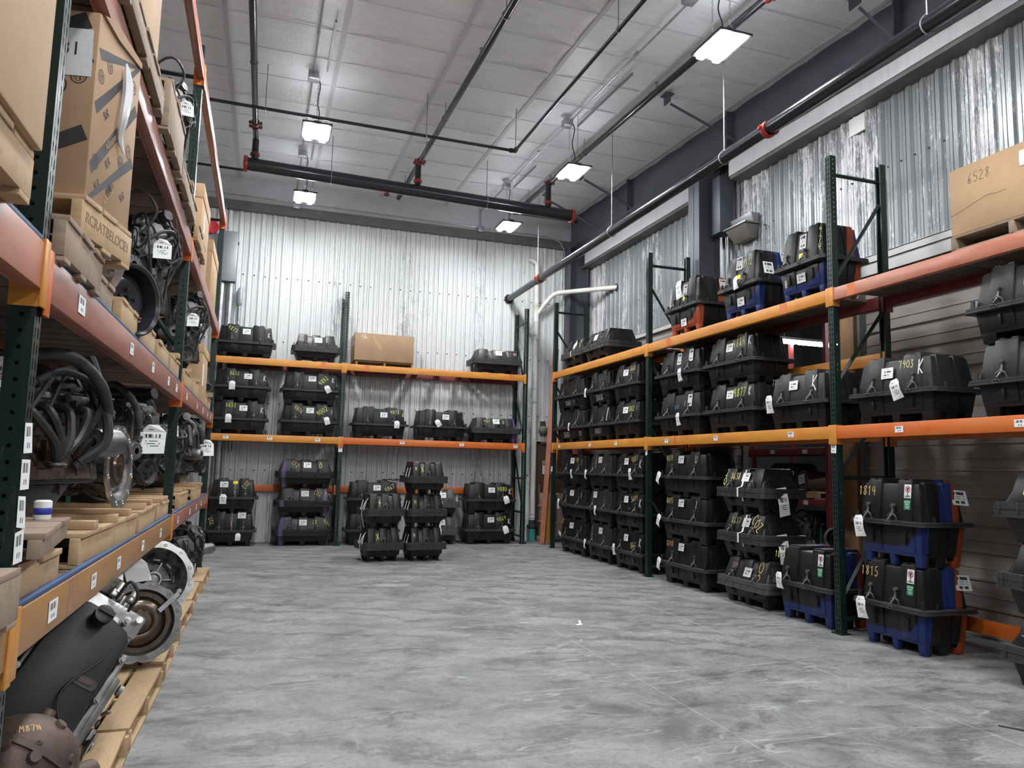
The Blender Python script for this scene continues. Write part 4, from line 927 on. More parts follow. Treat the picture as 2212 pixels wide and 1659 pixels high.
def side_paper(t, W, H, hr, z, y, s=.06, x=None):
    xx = (W / 2 - .03) if x is None else x
    quad_uv('side_label', [((xx - .03, y - s, z + s), (xx - .036, y + s, z + s)), ((xx, y - s, z - s), (xx - .006, y + s, z - s))], STICK2, t)
zs, zu = z1, z2
PB = .585
# ---- right rack, lower shelf, middle bay
tote('R', 9.62, 8.45, zs, 'black tote numbered 5715 in faint blue, lower of the pair behind the middle upright', marks=[('t', -.05, .66, '5715', .05, CHB), ('S', .5, .78), ('t', .3, .72, '/', .07, CHW), ('h', .3, .5, .1, 1.3, .6)])
tote('R', 9.62, 8.45, zs + PB, 'black tote with two long white labels, upper of the pair behind the middle upright', marks=[('t', .1, .56, '1727', .05, CHB), ('S', 0, .8), ('S', .55, .82), ('h', .38, .52, .1, 1.3, .6)])
tote('R', 8.37, 7.29, zs, 'black tote marked 4877 K, lower of the centre pair on the lower shelf', marks=[('s', -.05, .78), ('t', .36, .8, '4877', .1, CHL), ('t', .72, .8, 'K', .1, CHW)])
tote('R', 8.37, 7.29, zs + PB, 'black tote marked 4884 K, upper of the centre pair under the upper shelf', marks=[('s', -.05, .78), ('t', .34, .84, '4884', .1, CHY, .1), ('t', .74, .84, 'K', .11, CHW)])
tote('R', 7.13, 6.12, zs, 'grey-dusted single tote marked K with a curled white tag, beside the near right post', lidm=PLASG, marks=[('s', -.1, .78), ('t', -.65, .88, '7886', .07, CHG), ('t', .55, .78, 'K', .16, CHW), ('h', -.6, .62, 0, 1.5, .8)])
# ---- near bay
tote('R', 5.83, 4.83, zs, 'black tote marked 7903 with a square white tag, alone on the near bay shelf', lidm=PLASG, marks=[('s', -.12, .76), ('t', .3, .86, '7903', .07, CHY), ('t', .62, .8, 'K', .13, CHW), ('h', .25, .62, .25, 1.4, .5)])
tote('R', 4.54, 3.5, zs, 'grey-black tote at the right picture edge, lower of two on the shelf', lidm=PLASG, marks=[('s', .05, .74)])
tote('R', 4.54, 3.5, zs + PB, 'grey-black tote at the right picture edge, upper of two on the shelf', lidm=PLASG, marks=[('s', .05, .76)])
# ---- right rack, lower shelf, far bay
tote('R', 13.54, 12.2, zs, 'black tote numbered 33653 on its base, lower one beside the farthest right upright', marks=[('t', -.2, .25, '33653', .09, CHW), ('t', .75, .25, '33', .08, CHW), ('h', .35, .58, -.1, 1.1, .3), ('t', .55, .78, '/', .2, CHG)])
tote('R', 13.54, 12.2, zs + PB, 'black tote numbered 33651 on its base, upper one beside the farthest right upright', marks=[('t', -.1, .25, '33651', .08, CHW), ('t', .28, .25, '1', .1, CHY)])
tote('R', 12.1, 11.15, zs, 'black tote numbered 33657 in white, lower of the second pair in the far bay', marks=[('t', 0, .28, '33657', .08, CHW), ('t', .75, .72, '/', .22, CHW)])
tote('R', 12.1, 11.15, zs + PB, 'black tote numbered 33656 in white with a hanging tag, upper of the second pair', marks=[('t', .1, .25, '33656', .09, CHW), ('h', -.6, .55, -.1, 1.2, .3)])
tote('R', 11.1, 10.12, zs, 'black tote numbered 3862 in bright yellow, lower of the pair left of the middle upright', marks=[('s', -.05, .76), ('t', .38, .78, '3862', .08, CHL), ('t', .75, .78, 'K', .07, CHG)])
tote('R', 11.1, 10.12, zs + PB, 'black tote numbered 3860 in yellow, upper of the pair left of the middle upright', marks=[('s', -.05, .78), ('t', .42, .86, '3860', .08, CHY)])
# ---- right rack, upper shelf
tote('R', 13.22, 12.27, zu, 'small band-rimmed tote with a white paper strip at the far end of the upper shelf', 'B', marks=[('s', .1, .78), ('t', .62, .78, 'M4', .08, CHY, 0, True), ('t', -.3, .5, '4881', .06, CHY), ('w', .15, .5)])
tote('R', 12.24, 11.2, zu, 'large band-rimmed tote with a purple end on the upper shelf, far bay', 'B', D=.7, marks=[('s', -.15, .8), ('t', .3, .8, 'Z', .06, CHG)], lidm=mat_plastic('purple_left_lid', bands=[('x', PURP, -.5, -.4)]), basem=mat_plastic('purple_left_base', bands=[('x', PURP, -.5, -.36)]))
TH, TR = .775, .378
mb_o = mat_plastic('orange_foot_base', bands=[('foot', ORAP, .17, .40)]); mb_b = mat_plastic('blue_foot_base', bands=[('foot', BLUEP, .17, .38), ('side', ORAP, .13, .22)])
ml_ob = mat_plastic('orange_blue_lid', bands=[('side', ORAP, .0, .1), ('side', BLUEP, .1, .22)]); ml_bo = mat_plastic('blue_orange_lid', bands=[('side', BLUEP, -.08, .05), ('side', ORAP, .05, .14)])
t = tote('R', 9.34, 8.44, zu, 'black tote with orange feet and orange and blue lid stripes on the upper shelf', H=TH, hr=TR, basem=mb_o, lidm=ml_ob, marks=[('y', .02, .66), ('t', -.75, .72, 'CB03', .07, CHW, 0, True), ('S', .02, .8), ('s', .0, .22), ('h', .12, .94, .1, 1.9, .2)]); side_paper(t, .9, TH, TR, .66, .12)
t = tote('R', 8.02, 7.16, zu, 'black tote numbered 2372 with blue feet, middle of the striped totes on the upper shelf', H=TH, hr=TR, basem=mb_b, lidm=ml_bo, marks=[('y', -.12, .66), ('S', -.1, .88), ('t', .3, .84, '2372', .08, CHY), ('s', .0, .25), ('h', .12, .62, .1, 1.2, .2)]); side_paper(t, .86, TH, TR, .68, .1)
t = tote('R', 6.92, 6.1, zu, 'black tote numbered 2774 down its lid, nearest of the striped totes on the upper shelf', H=TH, hr=TR, basem=mb_b, lidm=ml_ob, marks=[('y', .0, .62), ('S', .02, .82), ('t', .72, .8, '2774', .07, CHY, 0, True), ('t', -.6, .28, '*', .1, CHW), ('s', .0, .3)]); side_paper(t, .82, TH, TR, .45, -.33, .07, -.42)
# ---- right rack, floor, middle bay
for i, (nm, cc) in enumerate((('8648', CHO), ('8645', CHY), ('8654', CHY))):
    t = tote('R', 9.5, 8.3, PB * i, 'black tote numbered %s, %s of its stack beside the middle right upright' % (nm, ('bottom', 'middle', 'top')[i]), marks=[('t', -.62, .88, nm, .075, cc), ('s', -.12, .84), ('t', .5, .84, ('', '/', 'U')[i], .1, CHW), ('h', -.72, .55, -.3 - .1 * i, 1.3, .4)] + ([('t', -.35, .25, '/', .06, M('red_crayon', (.4, .05, .03), .6)), ('t', .5, .25, '/', .06, M('red_crayon'))] if i else []))
t = tote('R', 8.05, 7.08, 0, 'dusty tote marked 509 and C2, bottom of the stack behind the near upright', 'B', lidm=PLASG, tint=M('dusty_rim', (.06, .06, .06), .5), marks=[('t', -.45, .82, '509', .06, CHP), ('s', .1, .72), ('t', .55, .74, 'O2', .13, CHO, 0, True)])
for i, nm in ((1, '8637'), (2, '8638')):
    z = .525 * i
    t = tote('R', 8.05, 7.14, z, 'glossy black tote numbered %s with a white paper strip, %s of its stack' % (nm, 'middle' if i == 1 else 'top'), 'B', marks=[('t', -.35, .82, nm, .075, CHY), ('w', .05, .5), ('s', .1, .8)] + ([('t', .55, .8, 'COZ', .12, CHY, -.6)] if i == 1 else [('t', -.75, .8, '2O', .09, CHY, 0, True)]))
    quad_uv('side_tag', [((.42, -.1, .3), (.44, .02, .32)), ((.47, -.1, .12), (.48, .03, .14)), ((.46, -.08, -.02), (.47, .05, .01))], PAPER, t)
    if i == 1: 
        o = quad_uv('orange_note', [((.31, -.2, .46), (.335, -.11, .455)), ((.365, -.215, .33), (.38, -.115, .32))], ORS, t)
        write('handwriting', 'QUICK', lambda u, v: (.335 + (v * -.45) + .018, -.16 + u, .39 + v), 0, -.03, .022, INK, t)
t = tote('R', 7.01, 6.1, 0, 'big black tote numbered 1813 with blue feet on the floor beside the near right post', H=.755, hr=TR, basem=mb_b, lidm=mat_plastic('blue_red_lid', bands=[('side', BLUEP, -.1, .02), ('side', REDP, .02, .1)]), marks=[('t', -.85, .86, '1813', .07, CHY), ('h', -.55, .64, 0, 1.3, .6)]); notice_stickers(t, .91, .64, .755, TR, .52)
for i, nm in ((0, '1815'), (1, '1814')):
    t = tote('R', 5.84, 5.0, .735 * i, 'big tote numbered %s with blue feet and orange stripe, %s of the near floor pair' % (nm, ('lower', 'upper')[i]), H=.755, hr=TR, basem=mb_b, lidm=ml_bo, marks=[('t', -.6, .86, nm, .085, CHO), ('h', -.58, .56, .1, 1.5, .5)]); notice_stickers(t, .84, .64, .755, TR, .5)
    quad_uv('side_label', [((.315, .12, .68), (.33, .29, .67)), ((.345, .13, .55), (.355, .3, .54))], STICK2, t)
for i, (nm, mt) in enumerate((('3872', PLAS), ('D', mat_plastic('purple_right', bands=[('x', PURP, -.22, -.1)])), ('D', PLAS))):
    tote('R', 4.36, 3.3, .525 * i, 'tote %s at the right picture edge, %s of three' % (('marked 3872 in blue', 'with a purple stripe and yellow square', 'with a large yellow square')[i], ('bottom', 'middle', 'top')[i]), 'B', lidm=mt if i != 1 else mt, basem=mt, marks=[('t', -.55, .78, nm, .1 if i else .08, (CHB, CHL, CHL)[i])], latches=1)
# ---- right rack, floor, far bay
for i, nm in enumerate(('K', '1792', '475')):
    tote('R', 13.3, 12.07, PB * i, 'black tote, %s of the stack of three nearest the leaning beams' % ('bottom', 'middle', 'top')[i], marks=[('s', -.1, .82), ('t', .3 if i == 2 else -.65, .84, nm if i else '', .07, CHY if i == 2 else CHG), ('t', .62, .78, '/', .1, CHW)] + [[('h', -.6, .62, 1.1, 1.0, .2)], [('h', -.65, .62, 0, 1.4, .3)], [('h', .3, .56, .1, 1.2, .6)]][i])
for i in range(3):
    tote('R', 12.05, 11.05, PB * i, 'worn dusty tote, %s of the second stack of three in the far bay' % ('bottom', 'middle', 'top')[i], lidm=PLASG, tint=M('dusty_rim'), marks=[('s', (.1, -.35, -.05)[i], .84), ('t', (-.55, -.3, -.3)[i], .8, ('600', '', 'CO2')[i], .06, (CHO, CHY, CHY)[i], 0, True), ('h', (-.6, .2, -.6)[i], .56, -.2, 1.2, .5)])
for i, nm in enumerate(('3661', '5649', '4887')):
    tote('R', 11.02, 9.98, PB * i, 'tote numbered %s K, %s of the stack left of the middle right upright' % (nm, ('bottom', 'middle', 'top')[i]), marks=[('s', -.15, .8), ('t', .35, (.66, .84, .86)[i], nm, .08, CHY, .2), ('t', .74, .74, 'K', .13, CHW), ('h', -.5 if i == 0 else .5, .62, .1, (1.3, .01, 1.3)[i] if i != 1 else .2, .5)])
# ---- back rack
tote('B', -.93, .15, zu + .012, 'black tote numbered 4873 K at the left end of the back rack upper shelf', marks=[('t', -.42, .85, '4873', .075, CHY, -.5), ('s', .02, .8), ('t', .75, .72, 'K', .09, CHW)])
tote('B', .43, 1.31, zu + .012, 'small band-rimmed tote with S mark on the back rack upper shelf', 'B', D=.62, lidm=PLASG, marks=[('s', .08, .8), ('t', -.65, .78, '1BU', .06, CHP), ('t', .42, .8, 'S', .07, CHW)])
tote('B', -.93, .10, zs, 'black tote numbered 8653, lower of the left pair on the back rack lower shelf', marks=[('t', -.3, .86, '8653', .075, CHL), ('s', .12, .78), ('h', -.35, .58, 0, 1.2, .3), ('t', .75, .74, 'K', .1, CHW)])
tote('B', -.93, .11, zs + PB, 'black tote numbered 8652 K, upper of the left pair on the back rack lower shelf', marks=[('t', -.25, .86, '8652', .07, CHL), ('s', .2, .78), ('h', -.3, .6, 0, 1.2, .3), ('t', .76, .74, 'K', .1, CHW)])
tote('B', .26, 1.35, zs, 'black tote numbered 4876 beside the middle post, lower of its pair', marks=[('t', -.35, .82, '4876', .07, CHY, -.6), ('s', .03, .8), ('t', .43, .8, '4002', .09, CHL, .6), ('t', .75, .78, '/', .08, CHW), ('h', .55, .6, .3, 1.1, .3)])
tote('B', .26, 1.35, zs + PB, 'black tote numbered 4882 beside the middle post, upper of its pair', marks=[('s', .05, .82), ('t', .42, .78, '4882', .08, CHL, .8), ('t', .75, .8, 'K', .09, CHW), ('h', .5, .6, .5, 1.1, .3)])
tote('B', 1.58, 2.68, zs, 'black tote numbered 4878 K on the back rack lower shelf below the cardboard box', marks=[('s', .12, .76), ('t', .5, .86, '4878', .07, CHY), ('t', .8, .78, 'K', .08, CHY), ('h', .55, .58, 0, 1.1, .3)])
tote('B', 2.79, 3.88, zs, 'black tote with a tilted white tag, middle of three on the back rack lower shelf', marks=[('s', .15, .78), ('t', -.4, .76, '4885', .06, CHG, 0, True), ('t', .8, .76, 'K', .08, CHG), ('h', -.25, .66, .6, 1.1, .2)])
tote('B', 3.93, 4.98, zs, 'low band-rimmed tote with a purple end numbered 4367, right end of the lower shelf', 'B', H=.5, marks=[('s', .02, .86), ('t', -.35, .86, '4367', .055, CHY), ('t', .3, .84, 'O', .07, CHY)], lidm=mat_plastic('purple_end', bands=[('x', PURP, .38, .46)]), basem=mat_plastic('purple_end_b', bands=[('x', PURP, .36, .45)]))
tote('B', 3.93, 4.98, zu + .012, 'scuffed band-rimmed tote at the right end of the back rack upper shelf', 'B', H=.5, lidm=PLASG, marks=[('s', .05, .86), ('t', -.3, .84, 'BC', .05, CHY, 0, True), ('t', .4, .84, '02', .05, CHY, 0, True), ('t', .72, .84, 'M9', .06, CHP)])
tote('B', -.88, 0.0, 0, 'black tote numbered 3087 in pink, bottom of the pair beside the left rack', marks=[('t', .02, .72, '3087', .07, CHP, 0, True), ('s', .4, .9), ('t', -.75, .74, 'C02', .07, CHO, -1.2), ('h', .3, .4, 0, 1.0, .3)])
tote('B', -.88, 0.0, PB, 'black tote numbered 3065 with a yellow sticker, top of the pair beside the left rack', marks=[('t', .08, .72, '3065', .065, CHP, 0, True), ('s', -.35, .84), ('y', .08, .9), ('t', .48, .84, 'C02', .08, CHO, .9), ('h', -.35, .56, 0, 1.3, .3)])
pm_ = {-1: mat_plastic('purple_stripe_left', bands=[('x', PURP, -.41, -.34)]), 1: mat_plastic('purple_stripe_right', bands=[('x', PURP, .36, .43)])}
for i, (s, nm) in enumerate(((-1, 'CB'), (1, 'CO2'), (-1, 'CE2'))):
    tote('B', .27, 1.33, .525 * i, 'purple-striped band-rimmed tote, %s of the stack of three under the back rack' % ('bottom', 'middle', 'top')[i], 'B', D=.66, lidm=pm_[s], basem=pm_[s], tint=pm_[s], marks=[('s', (.0, .02, .05)[i], .8), ('t', (.4, .45, -.35)[i], .82, nm, .075, CHO, -.3 * i), ('t', (.78, .75, .5)[i], .8, ('4887', '465', 'O')[i], .05 if i < 2 else .1, CHY, -.9 if i < 2 else 0)])
for i, nm in enumerate(('', '4867')):
    tote('B', 1.55, 2.6, PB * i, 'black tote %s, behind the floor cluster' % ('at floor level under the one marked 4867' if not i else 'numbered 4867 topped with crumpled plastic'), marks=[('s', .1, .8), ('t', .55, .8, nm, .08, CHY, .5)] if i else [])
for i in range(2):
    tote('B', 3.0, 3.74, .525 * i, 'small dusty grey tote, %s of the pair just right of the floor cluster' % ('bottom', 'top')[i], 'B', D=.6, lidm=mat_plastic('grey_plastic', (.05, .05, .052)), tint=M('dusty_rim'), marks=[('s', .1, .8), ('w', .0, .5)])
for i, nm in enumerate(('4869', '4880')):
    tote('B', 3.84, 4.92, PB * i, 'black tote numbered %s K, %s of the pair beside the right end post' % (nm, ('bottom', 'top')[i]), marks=[('s', .05, .78), ('t', .45, .82, nm, .08, CHL, .3 * (1 - i)), ('t', .75, .74, 'K', .11, CHW), ('h', .5, .6, .35, 1.2, .4)])
# ---- stacks on the open floor
cr = 'totes stacked on the open floor'
for i, mk in enumerate(('X', '+')):
    t = tote('B', 0, .66, .525 * i, 'glossy black tote with a yellow %s, %s of the left pair on the open floor' % (('X', 'bottom'), ('cross', 'top'))[i], 'B', D=.62, latches=1, group=cr, yaw=.15, loc=(1.865 + .01 * i, 12.19), marks=[('t', -.3, .74, mk, .1, CHY)])
    for y in (-.2, -.02): quad_uv('side_tag', [((-.3, y, .42), (-.29, y + .06, .43)), ((-.335, y, .27), (-.33, y + .06, .28))], PAPER, t)
    quad_uv('paper_strip', [((-.2, -.12, .52), (-.2, -.09, .52)), ((-.29, -.12, .4), (-.29, -.09, .4)), ((-.342, -.12, .29), (-.342, -.09, .29)), ((-.342, -.12, .18), (-.342, -.09, .18)), ((-.3, -.12, .0), (-.3, -.09, .0))], PLAINP, t)
for i in range(3):
    t = tote('B', 0, .66, .525 * i, 'glossy black tote, %s of the right stack of three on the open floor' % ('bottom', 'middle', 'top')[i], 'B', D=.62, latches=1, group=cr, yaw=.12, loc=(2.56 - .005 * i, 12.2), marks=[('t', -.62, .78, ('M', 'H', 'M')[i], .06, CHY)] + ([('t', -.3, .76, 'X', .09, CHY)] if i == 2 else []))
    for y in (-.24, -.1): quad_uv('side_tag', [((-.3, y, .42), (-.29, y + .05, .43)), ((-.335, y, .27), (-.33, y + .05, .28))], PAPER, t)

# ================================================================== WOOD AND CARTONS
def pallet(loc, lx, ly, label, h=.135, rz=0.0, wood=None, nb=5, slack=.0, group='wooden pallets', runners=True, cleats=0, seed=0, rot=None):
    """lx across (world x), ly along (world y); boards run along x"""
    t = thing('wooden_pallet', label, 'pallet', loc, rz, group, rot); wd = wood or PINE; r = random.Random(seed + int(ly * 100)); sh = h - .04
    for x in (-lx / 2 + .02, 0, lx / 2 - .02): obj('stringer', lambda bm: bxx(bm, x - .02, x + .02, -ly / 2, ly / 2, .018, .018 + sh, .002), wd, t)
    bw = ly / nb
    for i in range(nb):
        y = -ly / 2 + bw * (i + .5); g = r.uniform(.006, .02)
        obj('board', lambda bm: bxx(bm, -lx / 2 + r.uniform(-.01, .0), lx / 2 + r.uniform(0, .012), y - bw / 2 + g, y + bw / 2 - g, .018 + sh, h - .001, .002), wd, t)
    if runners:
        for y in (-ly / 2 + .05, 0, ly / 2 - .05): obj('bottom_board', lambda bm: bxx(bm, -lx / 2, lx / 2, y - .045, y + .045, 0, .018, .002), wd, t)
    for k in range(cleats):
        y = -ly / 2 + ly * (k + .5) / cleats; obj('cleat', lambda bm: bxx(bm, -lx / 2, lx / 2 + r.uniform(-.02, .03), y - .045, y + .045, h, h + .038, .003), wd, t)
    return t
def carton(name, loc, s, label, rz=0.0, mat=None, lid=False, rot=None):
    t = thing(name, label, 'cardboard box', loc, rz, None, rot); m = mat or CARD; a, b, h = s[0] / 2, s[1] / 2, s[2]
    obj('box_body', lambda bm: bxx(bm, -a, a, -b, b, 0, h, .006), m, t)
    if lid: obj('box_lid', lambda bm: bxx(bm, -a - .008, a + .008, -b - .008, b + .008, h - lid, h + .006, .006), m, t)
    return t
# ---- carton on the near bay of the right rack
pallet((5.37 + .42, 4.1, zu), 1.06, .84, 'weathered pallet under the big cardboard box on the right rack', .135, PI / 2, wood=OLDW, nb=6, seed=4)
t = carton('large_box', (5.37 + .43, 4.08, zu + .136), (.84, 1.1, .565), 'big plain cardboard box handwritten 6528 on a pallet, top right')
write('handwriting', '6528', lambda u, v: (-.4215, -u, v), -.28, .44, .085, INKB, t, .0, .006)
obj('crease', lambda bm: tube(bm, [(-.4205, .55, .17), (-.421, .42, .2), (-.4205, .33, .225), (-.421, .2, .255), (-.4205, .12, .24), (-.42, .05, .245)], .0022, 4), CARDD, t)
quad_uv('shipping_label', [((-.424, -.07, .5), (-.424, -.3, .5)), ((-.428, -.07, .43), (-.428, -.3, .43)), ((-.424, -.07, .38), (-.424, -.3, .37))], STICK, t)
# ---- carton on the back rack
pallet((2.18, 14.80, zu + .012), 1.12, .6, 'shallow pallet under the cardboard box on the back rack', .1, nb=4, seed=5)
t = carton('large_box', (2.16, 14.78, zu + .113), (1.15, .66, .53), 'plain cardboard box on a pallet on the back rack upper shelf', mat=CARDD)
obj('tape_strip', lambda bm: box(bm, (-.15, -.3315, .36), (.045, .001, .3), Matrix.Rotation(-.6, 3, 'Y')), CARD, t)
for z in (.3, .44): obj('shipping_label', lambda bm: bxx(bm, -.577, -.5755, -.2, -.05, z, z + .1), WHT, t)
write('handwriting', 'S6', lambda u, v: (u, -.3318, v), -.4, .46, .09, WHT, t, .4, .008)
# ---- leaning beams and the wrapped crate by the brown door
for i, (x0, x1, y1, zt, m, lb) in enumerate(((5.42, 5.78, 14.55, 4.0, M('rust_red_beam', (.36, .13, .075), .45, 0, (.28, .1, .06), 3), 'worn red-orange rack beam leaning upright beside the brown door'), (5.6, 5.82, 14.5, 2.35, AMBER, 'shorter amber rack beam leaning behind the red one'), (6.2, 6.24, 14.5, 3.1, DARKRED, 'dark red rack beam leaning inside the farthest right upright'))):
    t = thing('leaning_beam', lb, 'rack beam', (x0, 14.2 + .12 * i, 0), group='leaning rack beams')
    d = Vector((x1 - x0, y1 - 14.2 - .12 * i, zt)); q = d.to_track_quat('Z', 'Y').to_matrix()
    obj('beam', lambda bm: box(bm, d / 2 + Vector((0, 0, .02)), (.11, .055, d.length), q, .006), m, t)
    obj('beam_clip', lambda bm: box(bm, d * .03 + Vector((0, -.03, .03)), (.06, .02, .2), q, .004), m, t)
t = thing('wrapped_crate', 'crate of pale boards standing in plastic wrap behind the farthest right upright', 'crate', (5.84, 14.72, 0))
obj('plank_bundle', lambda bm: [bxx(bm, -.24 + .125 * i, -.125 + .125 * i, -.2, .2, .12 + .01 * (i % 2), 1.0 - .02 * (i % 3), .006) for i in range(4)], M('pale_board', (.42, .32, .23), .8, 0, (.34, .25, .18), 4), t)
obj('band', lambda bm: (bxx(bm, -.26, .27, -.215, .215, .4, .43), bxx(bm, -.26, .27, -.215, .215, .72, .75)), CARD, t)
obj('base_block', lambda bm: (bxx(bm, -.22, .24, -.18, -.08, 0, .118), bxx(bm, -.22, .24, .08, .18, 0, .118)), OLDW, t)

# ================================================================== ENGINES, GEARBOXES
def bolts(bm, pts, ax, r=.011, h=.012):
    for p in pts:
        p = Vector(p); d = Vector(ax).normalized(); cyl(bm, p, p + d * h, r, n=6)
        cyl(bm, p - d * .002, p + d * .003, r * 1.5, n=10)
def greeble(bm, r, x0, x1, y, z0, z1, s, n, dz=.03):
    """bosses, ribs and pads cast on a face whose normal is +-y"""
    for _ in range(n):
        x, z = r.uniform(x0, x1), r.uniform(z0, z1); k = r.random()
        if k < .35: cyl(bm, (x, y, z), (x, y + s * r.uniform(.01, dz), z), r.uniform(.01, .028), n=10)
        elif k < .7: bxx(bm, x - r.uniform(.01, .06), x + r.uniform(.01, .06), y, y + s * r.uniform(.006, dz * .8), z - r.uniform(.008, .03), z + r.uniform(.008, .03), .003)
        else: bxx(bm, x - .005, x + .005, y, y + s * r.uniform(.01, .03), z - r.uniform(.03, .1), z + r.uniform(.03, .1), .002)
def hose(par, pts, r, mat=None, name='hose', n=8, rings=False):
    def f(bm):
        P = arc(pts, 6); tube(bm, P, r, n)
        if rings:
            for i in (0, -1):
                d = (P[1] - P[0]) if i == 0 else (P[-2] - P[-1]); torus(bm, P[i] + d.normalized() * r * 1.2, d, r + .002, .0035, 12, 4)
    return obj(name, f, mat or RUB, par)
def pulley(par, c, ax, R, w_=.03, mat=None):
    c, a = Vector(c), Vector(ax).normalized()
    def f(bm):
        lathe(bm, [(.001, .004), (R * .18, .006), (R * .2, -.004), (R * .62, -.008), (R * .8, .0), (R * .86, .012), (R, .012), (R * .94, .006)] + [(R * (.95 if i % 2 else .99), .004 - i * w_ / 8) for i in range(8)] + [(R, -w_ - .004), (R * .5, -w_ - .006), (.001, -w_ - .006)], c, a, 28)
        u, v, _ = frame_of(a)
        bolts(bm, [c + (u * math.cos(k * 1.571) + v * math.sin(k * 1.571)) * R * .42 for k in range(4)] + [c], a, R * .07, .012)
    return obj('pulley', f, mat or IRON, par)
def engine(label, seed, loc, rz=0.0, rot=None, L=.56, Wd=.42, Hh=.62, cover=None, block=None, head=None, n_hose=6, tagp=None, strap=False, scale=1.0):
    """crank along local X (front pulleys at +X), sides at +-Y"""
    r = random.Random(seed); t = thing('engine', label, 'engine', loc, rz, 'salvaged engines', rot)
    if scale != 1: t.scale = (scale,) * 3
    bk, hd_, cv = block or IRON, head or ALUD, cover or COVER; l, w_ = L / 2, Wd / 2
    obj('oil_pan', lambda bm: (frust(bm, (-l * .75, l * .35, -w_ * .55, w_ * .55), (-l * .8, l * .55, -w_ * .7, w_ * .7), .0, .13, .015), bxx(bm, -l * .98, l * .92, -w_ * .8, w_ * .8, .125, .14, .003), bolts(bm, [(x, s * w_ * .74, .14) for x in (-.2, -.1, 0, .1, .2) for s in (-1, 1)], (0, 0, 1), .008)), BLACKP, t)
    def fb(bm):
        frust(bm, (-l, l * .92, -w_ * .78, w_ * .78), (-l, l * .92, -w_ * .58, w_ * .58), .14, .26, .01)
        frust(bm, (-l, l * .92, -w_ * .56, w_ * .56), (-l, l * .92, -w_ * .62, w_ * .62), .25, Hh * .62, .008)
        for s in (-1, 1):
            greeble(bm, r, -l, l * .85, s * w_ * .6, .27, Hh * .58, s, 16); greeble(bm, r, -l, l * .85, s * w_ * .66, .16, .24, s, 9)
            for k in range(5): cyl(bm, (-l * .8 + k * L * .19, s * w_ * .52, .26), (-l * .8 + k * L * .19, s * w_ * .56, Hh * .6), .024, n=8)
    obj('engine_block', fb, bk, t)
    def fh(bm):
        frust(bm, (-l * .98, l * .9, -w_ * .68, w_ * .66), (-l * .98, l * .9, -w_ * .6, w_ * .58), Hh * .62, Hh * .84, .01)
        for s in (-1, 1): greeble(bm, r, -l * .9, l * .8, s * w_ * .64, Hh * .64, Hh * .82, s, 12)
        for k in range(4): cyl(bm, (-l * .72 + k * L * .2, w_ * .6, Hh * .73), (-l * .72 + k * L * .2, w_ * .74, Hh * .71), .03, n=12)
    obj('cylinder_head', fh, hd_, t)
    def fv(bm):
        frust(bm, (-l * .96, l * .86, -w_ * .56, w_ * .54), (-l * .9, l * .8, -w_ * .46, w_ * .44), Hh * .84, Hh * .99, .02)
        bxx(bm, -l * .99, l * .89, -w_ * .6, w_ * .58, Hh * .835, Hh * .85, .003)
        for k in range(4): bxx(bm, -l * .8 + k * L * .21, -l * .72 + k * L * .21, -w_ * .4, w_ * .38, Hh * .98, Hh * 1.005, .004)
        bolts(bm, [(x * l, s * w_ * .57, Hh * .85) for x in (-.85, -.4, .05, .5, .8) for s in (-1, 1)], (0, 0, 1), .009, .02)
    vc = obj('valve_cover', fv, cv, t)
    obj('oil_cap', lambda bm: lathe(bm, [(.028, 0), (.03, .02), (.034, .022), (.034, .04), (.02, .046), (.001, .046)], (l * .55, w_ * .1, Hh * .99), (0, 0, 1), 12), BLK, vc)
    def ft(bm):
        prism(bm, [(-w_ * .78, .14), (w_ * .78, .14), (w_ * .66, .3), (w_ * .62, Hh * .85), (w_ * .3, Hh * .95), (-w_ * .3, Hh * .95), (-w_ * .62, Hh * .85), (-w_ * .66, .3)], l * .9, l * 1.02, 'yz', .006)
        for k in range(9):
            a = 2 * PI * k / 9; bolts(bm, [(l * 1.02, w_ * .58 * math.cos(a), Hh * .5 + Hh * .36 * math.sin(a))], (1, 0, 0), .009)
        cyl(bm, (l, w_ * .3, Hh * .62), (l * 1.12, w_ * .3, Hh * .62), .045, n=16); cyl(bm, (l, -w_ * .35, Hh * .45), (l * 1.1, -w_ * .35, Hh * .45), .035, n=14)
    def ft2(bm):
        ft(bm)
        for _ in range(26):
            y, z = r.uniform(-w_ * .58, w_ * .58), r.uniform(.18, Hh * .9); q = r.random(); x = l * 1.02; s_ = r.uniform(.008, .026)
            if q < .4: cyl(bm, (x - .01, y, z), (x + r.uniform(.008, .05), y, z), s_, n=10)
            elif q < .75: bxx(bm, x - .01, x + r.uniform(.006, .035), y - s_, y + s_ * 1.8, z - s_ * .8, z + s_, .003)
            else: box(bm, (x + .008, y, z), (.03, .008, r.uniform(.06, .16)), Matrix.Rotation(r.uniform(-1.2, 1.2), 3, 'X'))
    obj('timing_cover', ft2, hd_, t)
    pulley(t, (l * 1.16, 0, .2), (1, 0, 0), .085); pulley(t, (l * 1.16, w_ * .3, Hh * .62), (1, 0, 0), .058); pulley(t, (l * 1.15, -w_ * .85, Hh * .5), (1, 0, 0), .04); pulley(t, (l * 1.15, -w_ * .35, Hh * .45), (1, 0, 0), .035)
